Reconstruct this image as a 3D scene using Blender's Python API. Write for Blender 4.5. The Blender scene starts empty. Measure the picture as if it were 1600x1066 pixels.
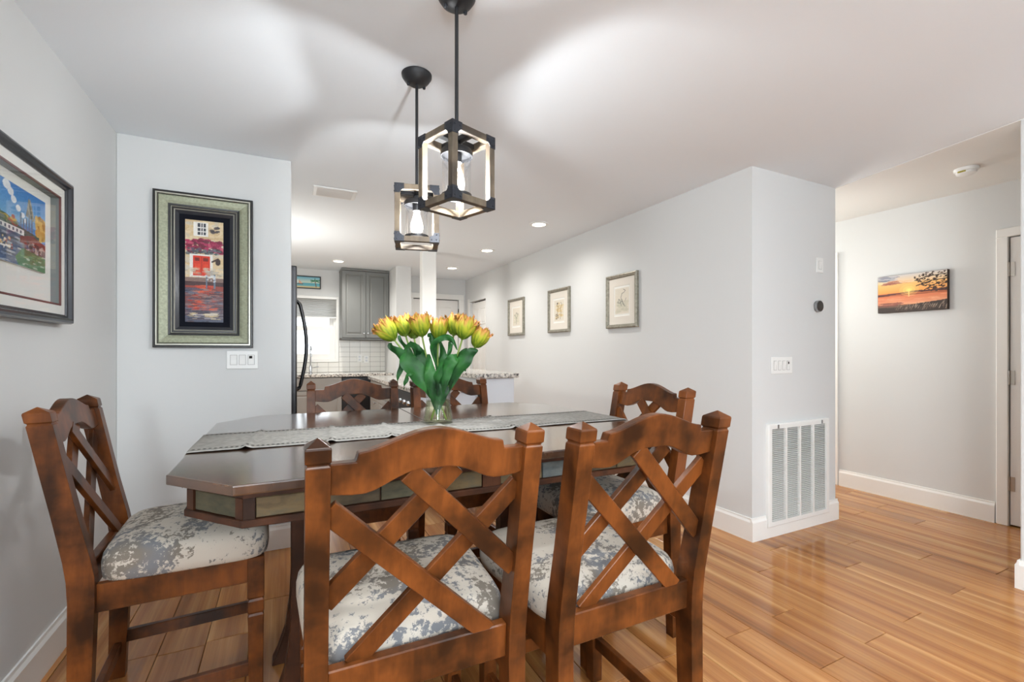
import bpy, bmesh, math, random
import numpy as np
from mathutils import Vector, Matrix, noise as mnoise

SC = bpy.context.scene
COL = SC.collection
R = math.radians
rng = random.Random(7)

# ------------------------------------------------------------------ camera
F_PX, YAW, HOR, CAM_H = 719.6, 26.144, 550.1, 1.231
cam = bpy.data.cameras.new('camera')
cam.sensor_fit = 'HORIZONTAL'
cam.sensor_width = 36.0
cam.lens = 36.0 * F_PX / 1600.0
cam.shift_y = (HOR - 533.0) / 1600.0
cam.clip_start = 0.02
camo = bpy.data.objects.new('camera', cam)
camo.location = (0, 0, CAM_H)
camo.rotation_euler = (R(90), 0, R(-YAW))
COL.objects.link(camo)
SC.camera = camo

# ------------------------------------------------------------------ view, world, large lights
SC.view_settings.view_transform = 'Standard'
SC.view_settings.look = 'None'
SC.view_settings.gamma = 1.0
SC.view_settings.use_curve_mapping = False
SC.view_settings.exposure = 0.13
SC.cycles.use_denoising = True
SC.cycles.max_bounces = 10
SC.cycles.diffuse_bounces = 5
SC.cycles.transparent_max_bounces = 16
SC.cycles.caustics_reflective = False
SC.cycles.caustics_refractive = False
SC.cycles.sample_clamp_indirect = 6.0

world = bpy.data.worlds.new('world')
SC.world = world
world.use_nodes = True
wn = world.node_tree
bg = wn.nodes['Background']
bg.inputs['Color'].default_value = (0.86, 0.93, 1.0, 1)
bg.inputs['Strength'].default_value = 2.8

CEIL = 2.44
XL, YP, XPE, XG, YC, XC, XH, YB = -.839, 3.235, .031, 2.719, 1.999, 3.638, 4.591, 7.317
XR, YR = 3.43, .986
YF = -4.0

def area(name, loc, rot, sx, sy, power, color=(1, 1, 1), spread=180):
    l = bpy.data.lights.new(name, 'AREA')
    l.shape = 'RECTANGLE'; l.size = sx; l.size_y = sy
    l.energy = power; l.color = color; l.spread = R(spread)
    o = bpy.data.objects.new(name, l)
    o.location = loc; o.rotation_euler = rot
    COL.objects.link(o)
    return o

def point(name, loc, power, color, radius=.03):
    l = bpy.data.lights.new(name, 'POINT')
    l.energy = power; l.color = color; l.shadow_soft_size = radius
    o = bpy.data.objects.new(name, l); o.location = loc
    COL.objects.link(o)
    return o

def spot(name, loc, power, color, angle=130, blend=.6, radius=.05):
    l = bpy.data.lights.new(name, 'SPOT')
    l.energy = power; l.color = color; l.shadow_soft_size = radius
    l.spot_size = R(angle); l.spot_blend = blend
    o = bpy.data.objects.new(name, l); o.location = loc
    COL.objects.link(o)
    return o

# area light added for daylight at the unseen sliding door behind the camera
area('added_slider_daylight', (.7, YF + .06, 1.15), (R(-112), 0, 0), 3.2, 2.0, 260, (.82, .92, 1.0))
WARM = (1.0, .98, .95)
CANS = [(2.144, 3.791), (2.144, 5.04), (2.144, 6.32), (.625, 6.50)]
for (x, y) in CANS:
    spot('can_and_fill_spot', (x, y, CEIL - .03), 58 if x < 1 else 34, (1.0, .97, .92), 160, 1.0)
for (x, y) in ((.1, -.1), (1.4, -.1), (.9, 4.6)):        # added spots without fittings, brightening the living room and kitchen
    spot('can_and_fill_spot', (x, y, CEIL - .03), 45, WARM, 160, 1.0)
point('living_room_fill', (2.3, -2.3, 1.85), 26, (.84, .93, 1.0), .15)  # added fill behind the camera, right side, no lamp built
point('living_room_top_fill', (1.25, -.55, 2.12), 36, (.86, .94, 1.0), .14)  # added fill high behind the camera, evens out the walls
point('kitchen_fill', (-.2, 5.0, 1.6), 32, (1.0, .98, .92), .12)  # added fill hidden by the back wall, brightens the kitchen
point('living_room_fill', (-.5, -1.2, 1.6), 92, (.86, .94, 1.0), .15)  # added fill behind the camera, left side, no lamp built
point('hall_lamp_and_fill', (3.85, 2.3, 1.7), 6, (1.0, .985, .95), .08)  # added fill hidden by the closet corner, spreads the hall light
point('hall_lamp_and_fill', (4.05, 4.4, 2.1), 66, (1.0, .985, .95), .10)

# ------------------------------------------------------------------ helpers
def srgb(r, g, b):
    def c(v):
        v /= 255.0
        return v / 12.92 if v <= .04045 else ((v + .055) / 1.055) ** 2.4
    return (c(r), c(g), c(b), 1.0)

MATS = {}
def mat(name, col=(200, 200, 200), rough=.5, metal=0.0, spec=.5, emit=None, estr=0.0):
    m = bpy.data.materials.new(name)
    m.use_nodes = True
    b = m.node_tree.nodes['Principled BSDF']
    b.inputs['Base Color'].default_value = srgb(*col)
    b.inputs['Roughness'].default_value = rough
    b.inputs['Metallic'].default_value = metal
    b.inputs['Specular IOR Level'].default_value = spec
    if emit:
        b.inputs['Emission Color'].default_value = srgb(*emit)
        b.inputs['Emission Strength'].default_value = estr
    MATS[name] = m
    return m

def nodes(m):
    nt = m.node_tree
    return nt, nt.nodes, nt.links, nt.nodes['Principled BSDF']

def N(nt, typ, **kw):
    n = nt.nodes.new(typ)
    for k, v in kw.items():
        if k.startswith('_'): setattr(n, k[1:], v)
        else: n.inputs[k.replace('__', ' ')].default_value = v
    return n

def ramp(nt, stops, interp='LINEAR'):
    n = nt.nodes.new('ShaderNodeValToRGB')
    cr = n.color_ramp
    cr.interpolation = interp
    while len(cr.elements) < len(stops): cr.elements.new(.5)
    for e, (p, c) in zip(cr.elements, stops):
        e.position = p; e.color = c
    return n

def coords(nt, scale, kind='Object'):
    tc = nt.nodes.new('ShaderNodeTexCoord')
    mp = nt.nodes.new('ShaderNodeMapping')
    mp.inputs['Scale'].default_value = scale
    nt.links.new(tc.outputs[kind], mp.inputs['Vector'])
    return mp

def add_bump(m, scale=200, strength=.05, dist=.002, vec=(1, 1, 1)):
    nt, ns, L, b = nodes(m)
    mp = coords(nt, vec)
    n = N(nt, 'ShaderNodeTexNoise', Scale=scale, Detail=3.0)
    L.new(mp.outputs[0], n.inputs['Vector'])
    bp = N(nt, 'ShaderNodeBump', Strength=strength, Distance=dist)
    L.new(n.outputs['Fac'], bp.inputs['Height'])
    L.new(bp.outputs[0], b.inputs['Normal'])

def noise_mat(name, stops, scale=8, detail=6, vec=(1, 1, 1), rough=.5, metal=0, spec=.5, kind='Object', nrough=.6, bump=0, distort=0):
    m = mat(name, rough=rough, metal=metal, spec=spec)
    nt, ns, L, b = nodes(m)
    mp = coords(nt, vec, kind)
    n = N(nt, 'ShaderNodeTexNoise', Scale=scale, Detail=detail, Roughness=nrough, Distortion=distort)
    L.new(mp.outputs[0], n.inputs['Vector'])
    r = ramp(nt, [(p, srgb(*c)) for p, c in stops])
    L.new(n.outputs['Fac'], r.inputs[0])
    L.new(r.outputs[0], b.inputs['Base Color'])
    if bump:
        bp = N(nt, 'ShaderNodeBump', Strength=bump, Distance=.002)
        L.new(n.outputs['Fac'], bp.inputs['Height'])
        L.new(bp.outputs[0], b.inputs['Normal'])
    return m

# paint and plain
M_WALL = mat('wall_paint', (217, 218, 217), .75, spec=.3); add_bump(M_WALL, 160, .05)
M_CEIL = mat('ceiling_paint', (236, 241, 245), .9, spec=.2); add_bump(M_CEIL, 120, .06)
M_HCEIL = mat('hall_ceiling_paint', (232, 232, 229), .9, spec=.2)
M_TRIM = mat('trim_paint', (240, 239, 235), .35)
M_WHITE = mat('white_plastic', (238, 238, 235), .35)
M_DOOR = mat('door_paint', (238, 236, 232), .45)
M_DARK = mat('dark_gap', (30, 28, 26), .8)
M_CHROME = mat('chrome', (205, 207, 210), .15, 1.0)
M_STEEL = mat('brushed_steel', (170, 172, 175), .32, 1.0)
M_NICKEL = mat('satin_nickel', (190, 182, 172), .35, 1.0)
M_BLACKSS = mat('black_stainless', (74, 73, 74), .30, 1.0)
M_BLACK = mat('black_metal', (38, 38, 40), .45, .3)
M_BRACKET = mat('iron_bracket', (44, 46, 52), .45, .5)
M_CAB = mat('grey_cabinet_paint', (114, 115, 112), .42)
M_CABLOW = mat('greige_cabinet_paint', (150, 146, 140), .42)
M_PANEL = mat('bar_panel_paint', (214, 217, 222), .6)
M_TILE = mat('white_glazed_tile', (232, 230, 224), .12)
M_GROUT = mat('grey_grout', (140, 138, 134), .9)
M_BLIND = mat('blind_fabric', (214, 214, 212), .85)
M_BLIND.node_tree.nodes['Principled BSDF'].inputs['Transmission Weight'].default_value = 0.0
def _translucent(m, k):
    nt, ns, L, b = m.node_tree, m.node_tree.nodes, m.node_tree.links, m.node_tree.nodes['Principled BSDF']
    t = ns.new('ShaderNodeBsdfTranslucent'); t.inputs[0].default_value = srgb(214, 214, 212)
    x = ns.new('ShaderNodeMixShader'); x.inputs[0].default_value = k
    L.new(b.outputs[0], x.inputs[1]); L.new(t.outputs[0], x.inputs[2]); L.new(x.outputs[0], ns['Material Output'].inputs[0])
_translucent(M_BLIND, .3)
M_LENS = mat('lamp_lens', (255, 250, 240), .5, emit=(255, 246, 230), estr=9)
M_BULB = mat('bulb_filament', (255, 244, 220), .5, emit=(255, 240, 214), estr=60)
M_GOLDGLOW = mat('bulb_glow', (255, 250, 240), .5, emit=(255, 246, 232), estr=14)
M_MAROON = mat('maroon_mat_edge', (112, 62, 56), .6)
M_MATB = mat('white_mat_board', (236, 235, 229), .85)
M_MATG = mat('cream_mat_board', (226, 219, 208), .85)
M_BLKFRAME = mat('black_lacquer_frame', (42, 44, 50), .22)
M_BLKMAT = mat('navy_black_mat', (16, 18, 28), .8, spec=.15)
M_SILVER = mat('silver_leaf', (186, 184, 172), .35, .6)
M_BLKSTRIPE = mat('black_wood_stripe', (34, 33, 32), .35)
M_GREENSILVER = noise_mat('green_silver_leaf', [(.3, (134, 138, 116)), (.7, (166, 168, 142))], 90, 4, rough=.45, metal=.25)
M_PEWTER = noise_mat('pewter_frame', [(.3, (128, 124, 112)), (.7, (168, 164, 150))], 40, 4, rough=.38, metal=.45)

def glass_mat(name, tint=(1, 1, 1, 1), refl=.9, rough=.0):
    m = bpy.data.materials.new(name); m.use_nodes = True
    nt = m.node_tree
    nt.nodes.clear()
    out = nt.nodes.new('ShaderNodeOutputMaterial')
    tr = nt.nodes.new('ShaderNodeBsdfTransparent'); tr.inputs[0].default_value = tint
    gl = nt.nodes.new('ShaderNodeBsdfGlossy'); gl.inputs['Roughness'].default_value = rough
    fr = nt.nodes.new('ShaderNodeFresnel'); fr.inputs[0].default_value = 1.45
    ml = nt.nodes.new('ShaderNodeMath'); ml.operation = 'MULTIPLY'; ml.inputs[1].default_value = refl
    mx = nt.nodes.new('ShaderNodeMixShader')
    nt.links.new(fr.outputs[0], ml.inputs[0]); nt.links.new(ml.outputs[0], mx.inputs[0])
    nt.links.new(tr.outputs[0], mx.inputs[1]); nt.links.new(gl.outputs[0], mx.inputs[2])
    nt.links.new(mx.outputs[0], out.inputs[0])
    MATS[name] = m
    return m
M_GLASS = glass_mat('clear_glass')
M_SHADE = glass_mat('pendant_glass', refl=.45)
M_GLAZING = glass_mat('picture_glazing', refl=.16)
def lit_bulb():
    m = bpy.data.materials.new('lit_bulb_glass'); m.use_nodes = True
    nt = m.node_tree; nt.nodes.clear()
    out = nt.nodes.new('ShaderNodeOutputMaterial'); tr = nt.nodes.new('ShaderNodeBsdfTransparent')
    em = nt.nodes.new('ShaderNodeEmission'); em.inputs[0].default_value = srgb(255, 248, 236); em.inputs[1].default_value = 1.6
    ad = nt.nodes.new('ShaderNodeAddShader')
    nt.links.new(tr.outputs[0], ad.inputs[0]); nt.links.new(em.outputs[0], ad.inputs[1]); nt.links.new(ad.outputs[0], out.inputs[0])
    return m
M_LITBULB = lit_bulb()
M_VASE = glass_mat('vase_glass', (.98, .99, .985, 1), .6)
M_WATER = glass_mat('vase_water', (.96, .97, .84, 1), .4)

def wood(name, light, midc, dark, rough=.36, gscale=1.0, coat=.0):
    """stained wood: long grain streaks, cloudy dark distressing"""
    m = mat(name, rough=rough)
    nt, ns, L, b = nodes(m)
    mp = coords(nt, (14 * gscale, 14 * gscale, 2.2 * gscale))
    n1 = N(nt, 'ShaderNodeTexNoise', Scale=2.2, Detail=6.0, Roughness=.6, Distortion=.5)
    L.new(mp.outputs[0], n1.inputs['Vector'])
    mp2 = coords(nt, (1, 1, 1))
    n2 = N(nt, 'ShaderNodeTexNoise', Scale=7.0, Detail=4.0, Roughness=.55)
    L.new(mp2.outputs[0], n2.inputs['Vector'])
    oi = nt.nodes.new('ShaderNodeObjectInfo')
    for n in (n1, n2):
        n.noise_dimensions = '4D'
        ml = N(nt, 'ShaderNodeMath', _operation='MULTIPLY'); ml.inputs[1].default_value = 40.0
        L.new(oi.outputs['Random'], ml.inputs[0]); L.new(ml.outputs[0], n.inputs['W'])
    r1 = ramp(nt, [(.30, srgb(*midc)), (.68, srgb(*light))])
    L.new(n1.outputs['Fac'], r1.inputs[0])
    r2 = ramp(nt, [(.36, (1, 1, 1, 1)), (.60, (0, 0, 0, 1))])
    L.new(n2.outputs['Fac'], r2.inputs[0])
    mx = N(nt, 'ShaderNodeMix', _data_type='RGBA')
    mxf = N(nt, 'ShaderNodeMath', _operation='MULTIPLY'); mxf.inputs[1].default_value = .88
    L.new(r2.outputs[0], mxf.inputs[0])
    L.new(mxf.outputs[0], mx.inputs[0])
    L.new(r1.outputs[0], mx.inputs[6]); mx.inputs[7].default_value = srgb(*dark)
    L.new(mx.outputs[2], b.inputs['Base Color'])
    bp = N(nt, 'ShaderNodeBump', Strength=.05, Distance=.001)
    L.new(n1.outputs['Fac'], bp.inputs['Height']); L.new(bp.outputs[0], b.inputs['Normal'])
    b.inputs['Specular IOR Level'].default_value = .5 if coat else .22
    b.inputs['Coat Weight'].default_value = coat; b.inputs['Coat Roughness'].default_value = .16
    return m
M_CHAIR = wood('chestnut_chair_wood', (125, 70, 31), (90, 49, 21), (30, 18, 11), .28)
M_TABLE = wood('dark_table_wood', (92, 62, 40), (70, 45, 28), (40, 27, 19), .22, coat=1.0)
M_APRON = wood('dark_apron_wood', (84, 50, 32), (62, 37, 24), (36, 23, 17), .38)
M_PENDWOOD = wood('grey_pendant_wood', (132, 118, 98), (96, 84, 72), (58, 51, 45), .6)
M_BOWL = wood('bowl_wood', (190, 104, 58), (170, 88, 46), (130, 66, 36), .4)

# seat fabric: off-white with distressed grey-blue patches
def seat_fabric():
    m = mat('distressed_seat_fabric', rough=.85, spec=.2)
    nt, ns, L, b = nodes(m)
    mp = coords(nt, (1, 1, 1))
    big = N(nt, 'ShaderNodeTexNoise', Scale=7.0, Detail=2.0, Distortion=.3)
    fine = N(nt, 'ShaderNodeTexNoise', Scale=58.0, Detail=8.0, Roughness=.72, Distortion=.2)
    tone = N(nt, 'ShaderNodeTexNoise', Scale=10.0, Detail=1.0)
    oi = nt.nodes.new('ShaderNodeObjectInfo')
    ml = N(nt, 'ShaderNodeMath', _operation='MULTIPLY'); ml.inputs[1].default_value = 30.0
    L.new(oi.outputs['Random'], ml.inputs[0])
    for n in (big, fine, tone):
        n.noise_dimensions = '4D'
        L.new(mp.outputs[0], n.inputs['Vector']); L.new(ml.outputs[0], n.inputs['W'])
    a = N(nt, 'ShaderNodeMath', _operation='MULTIPLY_ADD'); a.inputs[1].default_value = .60
    L.new(big.outputs['Fac'], a.inputs[0]); L.new(fine.outputs['Fac'], a.inputs[2])
    r = ramp(nt, [(.0, (0, 0, 0, 1)), (.80, (0, 0, 0, 1)), (.835, (1, 1, 1, 1))])
    L.new(a.outputs[0], r.inputs[0])
    tr = ramp(nt, [(.42, srgb(118, 119, 122)), (.58, srgb(122, 114, 104))])
    L.new(tone.outputs['Fac'], tr.inputs[0])
    mx = N(nt, 'ShaderNodeMix', _data_type='RGBA')
    L.new(r.outputs[0], mx.inputs[0]); mx.inputs[6].default_value = srgb(192, 183, 170)
    L.new(tr.outputs[0], mx.inputs[7])
    L.new(mx.outputs[2], b.inputs['Base Color'])
    wv = N(nt, 'ShaderNodeTexNoise', Scale=600.0, Detail=1.0)
    L.new(mp.outputs[0], wv.inputs['Vector'])
    bp = N(nt, 'ShaderNodeBump', Strength=.15, Distance=.001)
    L.new(wv.outputs['Fac'], bp.inputs['Height']); L.new(bp.outputs[0], b.inputs['Normal'])
    return m
M_SEAT = seat_fabric()

def floor_mat():
    m = mat('honey_plank_floor', rough=.13, spec=.5)
    nt, ns, L, b = nodes(m)
    oi = nt.nodes.new('ShaderNodeObjectInfo')
    tc = nt.nodes.new('ShaderNodeTexCoord')
    mp = nt.nodes.new('ShaderNodeMapping'); mp.inputs['Scale'].default_value = (15, .55, 1)
    L.new(tc.outputs['Object'], mp.inputs['Vector'])
    ml = N(nt, 'ShaderNodeMath', _operation='MULTIPLY'); ml.inputs[1].default_value = 60.0
    L.new(oi.outputs['Random'], ml.inputs[0])
    n1 = N(nt, 'ShaderNodeTexNoise', Scale=1.0, Detail=4.0, Roughness=.5, Distortion=.35)
    n1.noise_dimensions = '4D'
    L.new(mp.outputs[0], n1.inputs['Vector']); L.new(ml.outputs[0], n1.inputs['W'])
    mp2 = nt.nodes.new('ShaderNodeMapping'); mp2.inputs['Scale'].default_value = (140, 3.0, 1)
    L.new(tc.outputs['Object'], mp2.inputs['Vector'])
    n2 = N(nt, 'ShaderNodeTexNoise', Scale=1.0, Detail=3.0)
    n2.noise_dimensions = '4D'
    L.new(mp2.outputs[0], n2.inputs['Vector']); L.new(ml.outputs[0], n2.inputs['W'])
    r1 = ramp(nt, [(.24, srgb(122, 74, 38)), (.42, srgb(168, 110, 60)), (.56, srgb(190, 132, 76)), (.74, srgb(222, 172, 112))])
    L.new(n1.outputs['Fac'], r1.inputs[0])
    r2 = ramp(nt, [(.25, (.80, .80, .80, 1)), (.6, (1, 1, 1, 1))])
    L.new(n2.outputs['Fac'], r2.inputs[0])
    mx = N(nt, 'ShaderNodeMix', _data_type='RGBA', _blend_type='MULTIPLY'); mx.inputs[0].default_value = 1.0
    L.new(r1.outputs[0], mx.inputs[6]); L.new(r2.outputs[0], mx.inputs[7])
    # plank to plank tone
    r3 = ramp(nt, [(.0, (.84, .82, .80, 1)), (1.0, (1.06, 1.05, 1.04, 1))])
    L.new(oi.outputs['Random'], r3.inputs[0])
    mx2 = N(nt, 'ShaderNodeMix', _data_type='RGBA', _blend_type='MULTIPLY'); mx2.inputs[0].default_value = 1.0
    L.new(mx.outputs[2], mx2.inputs[6]); L.new(r3.outputs[0], mx2.inputs[7])
    L.new(mx2.outputs[2], b.inputs['Base Color'])
    return m
M_FLOOR = floor_mat()
M_SUB = mat('floor_sub_board', (92, 58, 34), .6)  # brown board visible in the joints between planks

def granite():
    m = mat('speckled_granite', rough=.12)
    nt, ns, L, b = nodes(m)
    mp = coords(nt, (1, 1, 1))
    n1 = N(nt, 'ShaderNodeTexNoise', Scale=38.0, Detail=5.0, Roughness=.7)
    L.new(mp.outputs[0], n1.inputs['Vector'])
    r = ramp(nt, [(.38, srgb(46, 44, 44)), (.46, srgb(150, 144, 138)), (.55, srgb(222, 217, 208)), (.75, srgb(208, 196, 180))])
    L.new(n1.outputs['Fac'], r.inputs[0]); L.new(r.outputs[0], b.inputs['Base Color'])
    return m
M_GRANITE = granite()

M_SLATES = [noise_mat('slate_tile_' + n, st, 14, 6, rough=.5, bump=.25, vec=(1, 1, 2.5), spec=.3) for n, st in (
    ('green_grey', [(.3, (50, 50, 40)), (.7, (88, 82, 62))]),
    ('rust', [(.3, (66, 52, 34)), (.5, (94, 78, 52)), (.7, (72, 68, 56))]),
    ('blue_grey', [(.3, (66, 72, 74)), (.7, (106, 110, 106))]),
    ('dark', [(.3, (50, 42, 32)), (.7, (82, 70, 50))]))]

def linen():
    m = mat('grey_linen', rough=.9, spec=.15)
    nt, ns, L, b = nodes(m)
    mp = coords(nt, (1, 1, 1))
    w1 = N(nt, 'ShaderNodeTexWave', Scale=90.0, Distortion=1.5); w1.bands_direction = 'X'
    w2 = N(nt, 'ShaderNodeTexWave', Scale=90.0, Distortion=1.5); w2.bands_direction = 'Y'
    n = N(nt, 'ShaderNodeTexNoise', Scale=60.0, Detail=4.0)
    for q in (w1, w2, n): L.new(mp.outputs[0], q.inputs['Vector'])
    a = N(nt, 'ShaderNodeMath', _operation='ADD'); L.new(w1.outputs['Fac'], a.inputs[0]); L.new(w2.outputs['Fac'], a.inputs[1])
    a2 = N(nt, 'ShaderNodeMath', _operation='MULTIPLY_ADD'); a2.inputs[1].default_value = .25
    L.new(a.outputs[0], a2.inputs[0]); L.new(n.outputs['Fac'], a2.inputs[2])
    r = ramp(nt, [(.35, srgb(116, 114, 110)), (.95, srgb(162, 159, 153))])
    L.new(a2.outputs[0], r.inputs[0]); L.new(r.outputs[0], b.inputs['Base Color'])
    bp = N(nt, 'ShaderNodeBump', Strength=.3, Distance=.001)
    L.new(a2.outputs[0], bp.inputs['Height']); L.new(bp.outputs[0], b.inputs['Normal'])
    return m
M_LINEN = linen()
M_STITCH = mat('dark_hemstitch', (70, 67, 63), .9)

def vcol(name, rough=.6, spec=.3, trans=0.0):
    m = mat(name, rough=rough, spec=spec)
    nt, ns, L, b = nodes(m)
    a = nt.nodes.new('ShaderNodeVertexColor'); a.layer_name = 'Col'
    L.new(a.outputs[0], b.inputs['Base Color'])
    return m
M_PRINT = vcol('painted_print', .55)
M_GLOSSPRINT = vcol('glossy_painted_print', .35)
M_PETAL = vcol('tulip_petal', .55)
M_LEAF = noise_mat('tulip_leaf', [(.32, (18, 52, 26)), (.55, (36, 92, 36)), (.75, (60, 112, 46))], 9, 4, vec=(1, 1, 1), rough=.45, spec=.3)
M_STEM = mat('tulip_stem', (118, 142, 62), .5)

# ---------- mesh builders
def box(bm, x0, x1, y0, y1, z0, z1, mi=0):
    v = [bm.verts.new(p) for p in ((x0, y0, z0), (x1, y0, z0), (x1, y1, z0), (x0, y1, z0), (x0, y0, z1), (x1, y0, z1), (x1, y1, z1), (x0, y1, z1))]
    for f in ((0, 3, 2, 1), (4, 5, 6, 7), (0, 1, 5, 4), (1, 2, 6, 5), (2, 3, 7, 6), (3, 0, 4, 7)):
        fc = bm.faces.new([v[i] for i in f]); fc.material_index = mi

def rings(bm, loops, mi=0, cap=True, closed=True):
    """loft through equal-length vertex loops"""
    vs = [[bm.verts.new(p) for p in lp] for lp in loops]
    n = len(vs[0])
    for a, b in zip(vs, vs[1:]):
        for i in range(n if closed else n - 1):
            j = (i + 1) % n
            f = bm.faces.new((a[i], a[j], b[j], b[i])); f.material_index = mi
    if cap and closed:
        f = bm.faces.new(list(reversed(vs[0]))); f.material_index = mi
        f = bm.faces.new(vs[-1]); f.material_index = mi
    return vs

def stack(bm, secs, mi=0):
    """square sections (cx, cy, z, hx, hy) lofted upward"""
    rings(bm, [[(cx - hx, cy - hy, z), (cx + hx, cy - hy, z), (cx + hx, cy + hy, z), (cx - hx, cy + hy, z)] for cx, cy, z, hx, hy in secs], mi)

def beam(bm, p0, p1, w, t, side, mi=0):
    """bar from p0 to p1; w along 'side' direction (made orthogonal), t along the third axis"""
    p0, p1 = Vector(p0), Vector(p1)
    d = (p1 - p0).normalized()
    s = Vector(side); s = (s - d * s.dot(d)).normalized()
    u = d.cross(s)
    def q(p): return [p + s * (a * w / 2) + u * (b * t / 2) for a, b in ((-1, -1), (1, -1), (1, 1), (-1, 1))]
    rings(bm, [q(p0), q(p1)], mi)

def tube(bm, pts, rad, seg=8, mi=0, cap=True):
    pts = [Vector(p) for p in pts]
    loops = []
    ref = Vector((.31, .17, .93))
    for i, p in enumerate(pts):
        d = (pts[min(i + 1, len(pts) - 1)] - pts[max(i - 1, 0)]).normalized()
        s = ref - d * ref.dot(d)
        if s.length < .05: s = Vector((1, 0, 0)) - d * d.x
        s.normalize(); u = d.cross(s)
        r = rad[i] if isinstance(rad, (list, tuple)) else rad
        loops.append([p + (s * math.cos(a) + u * math.sin(a)) * r for a in [2 * math.pi * k / seg for k in range(seg)]])
    rings(bm, loops, mi, cap)

def lathe(bm, prof, c=(0, 0, 0), seg=32, axis='Z', mi=0, cap=True):
    def pt(r, h, a):
        x, y = r * math.cos(a), r * math.sin(a)
        if axis == 'Z': q = (x, y, h)
        elif axis == 'Y': q = (x, h, -y)
        else: q = (h, x, y)
        return (c[0] + q[0], c[1] + q[1], c[2] + q[2])
    loops = [[pt(max(r, 1e-5), h, 2 * math.pi * k / seg) for k in range(seg)] for r, h in prof]
    rings(bm, loops, mi, cap)

def prism(bm, poly, y0, y1, fn=None, mi=0):
    """poly in (x, z); extruded along y; fn maps (x, y, z) -> point"""
    fn = fn or (lambda x, y, z: (x, y, z))
    rings(bm, [[fn(x, y0, z) for x, z in poly], [fn(x, y1, z) for x, z in poly]], mi)

def zprism(bm, poly, z0, z1, mi=0):
    rings(bm, [[(x, y, z0) for x, y in poly], [(x, y, z1) for x, y in poly]], mi)

def bevel(bm, w, seg=1, ang=30):
    bmesh.ops.recalc_face_normals(bm, faces=bm.faces)
    es = [e for e in bm.edges if len(e.link_faces) == 2 and e.calc_face_angle(0) > R(ang)]
    bmesh.ops.bevel(bm, geom=es, offset=w, segments=seg, affect='EDGES', clamp_overlap=True, profile=.6)

def obj(name, bm, mats, parent=None, bev=0, seg=1, smooth=False, label=None, local=False):
    if bev: bevel(bm, bev, seg)
    bmesh.ops.recalc_face_normals(bm, faces=bm.faces)
    if parent is not None and not local:
        off = world_loc(parent)
        bmesh.ops.translate(bm, verts=bm.verts, vec=-off)
    me = bpy.data.meshes.new(name)
    bm.to_mesh(me); bm.free()
    if not isinstance(mats, (list, tuple)): mats = [mats]
    for m in mats: me.materials.append(m)
    if smooth: me.shade_smooth() if smooth is True else me.set_sharp_from_angle(angle=R(smooth))
    o = bpy.data.objects.new(name, me)
    COL.objects.link(o)
    if parent is not None: o.parent = parent
    if label: o['label'] = label
    return o

def world_loc(o):
    v = Vector((0, 0, 0))
    while o is not None:
        v += o.location; o = o.parent
    return v

def thing(name, label, cat, loc=(0, 0, 0), rz=0, group=None):
    o = bpy.data.objects.new(name, None)
    o.empty_display_size = .05
    COL.objects.link(o)
    o.location = loc; o.rotation_euler = (0, 0, rz)
    o['label'] = label; o['category'] = cat
    if group: o['group'] = group
    return o

def tag(o, label, cat, group=None):
    o['label'] = label; o['category'] = cat
    if group: o['group'] = group
    return o

def struct(o, label=None, cat=None):
    o['kind'] = 'structure'
    if label: o['label'] = label
    if cat: o['category'] = cat
    return o

def copy_tree(o, parent=None):
    c = o.copy(); COL.objects.link(c); c.parent = parent
    for ch in list(o.children): copy_tree(ch, c)
    return c

def nb(): return bmesh.new()

def bx(name, dims, m, parent=None, bev=0, seg=1, label=None):
    b = nb()
    for d in (dims if isinstance(dims[0], (list, tuple)) else [dims]): box(b, *d)
    return obj(name, b, m, parent, bev, seg, label=label)

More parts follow.
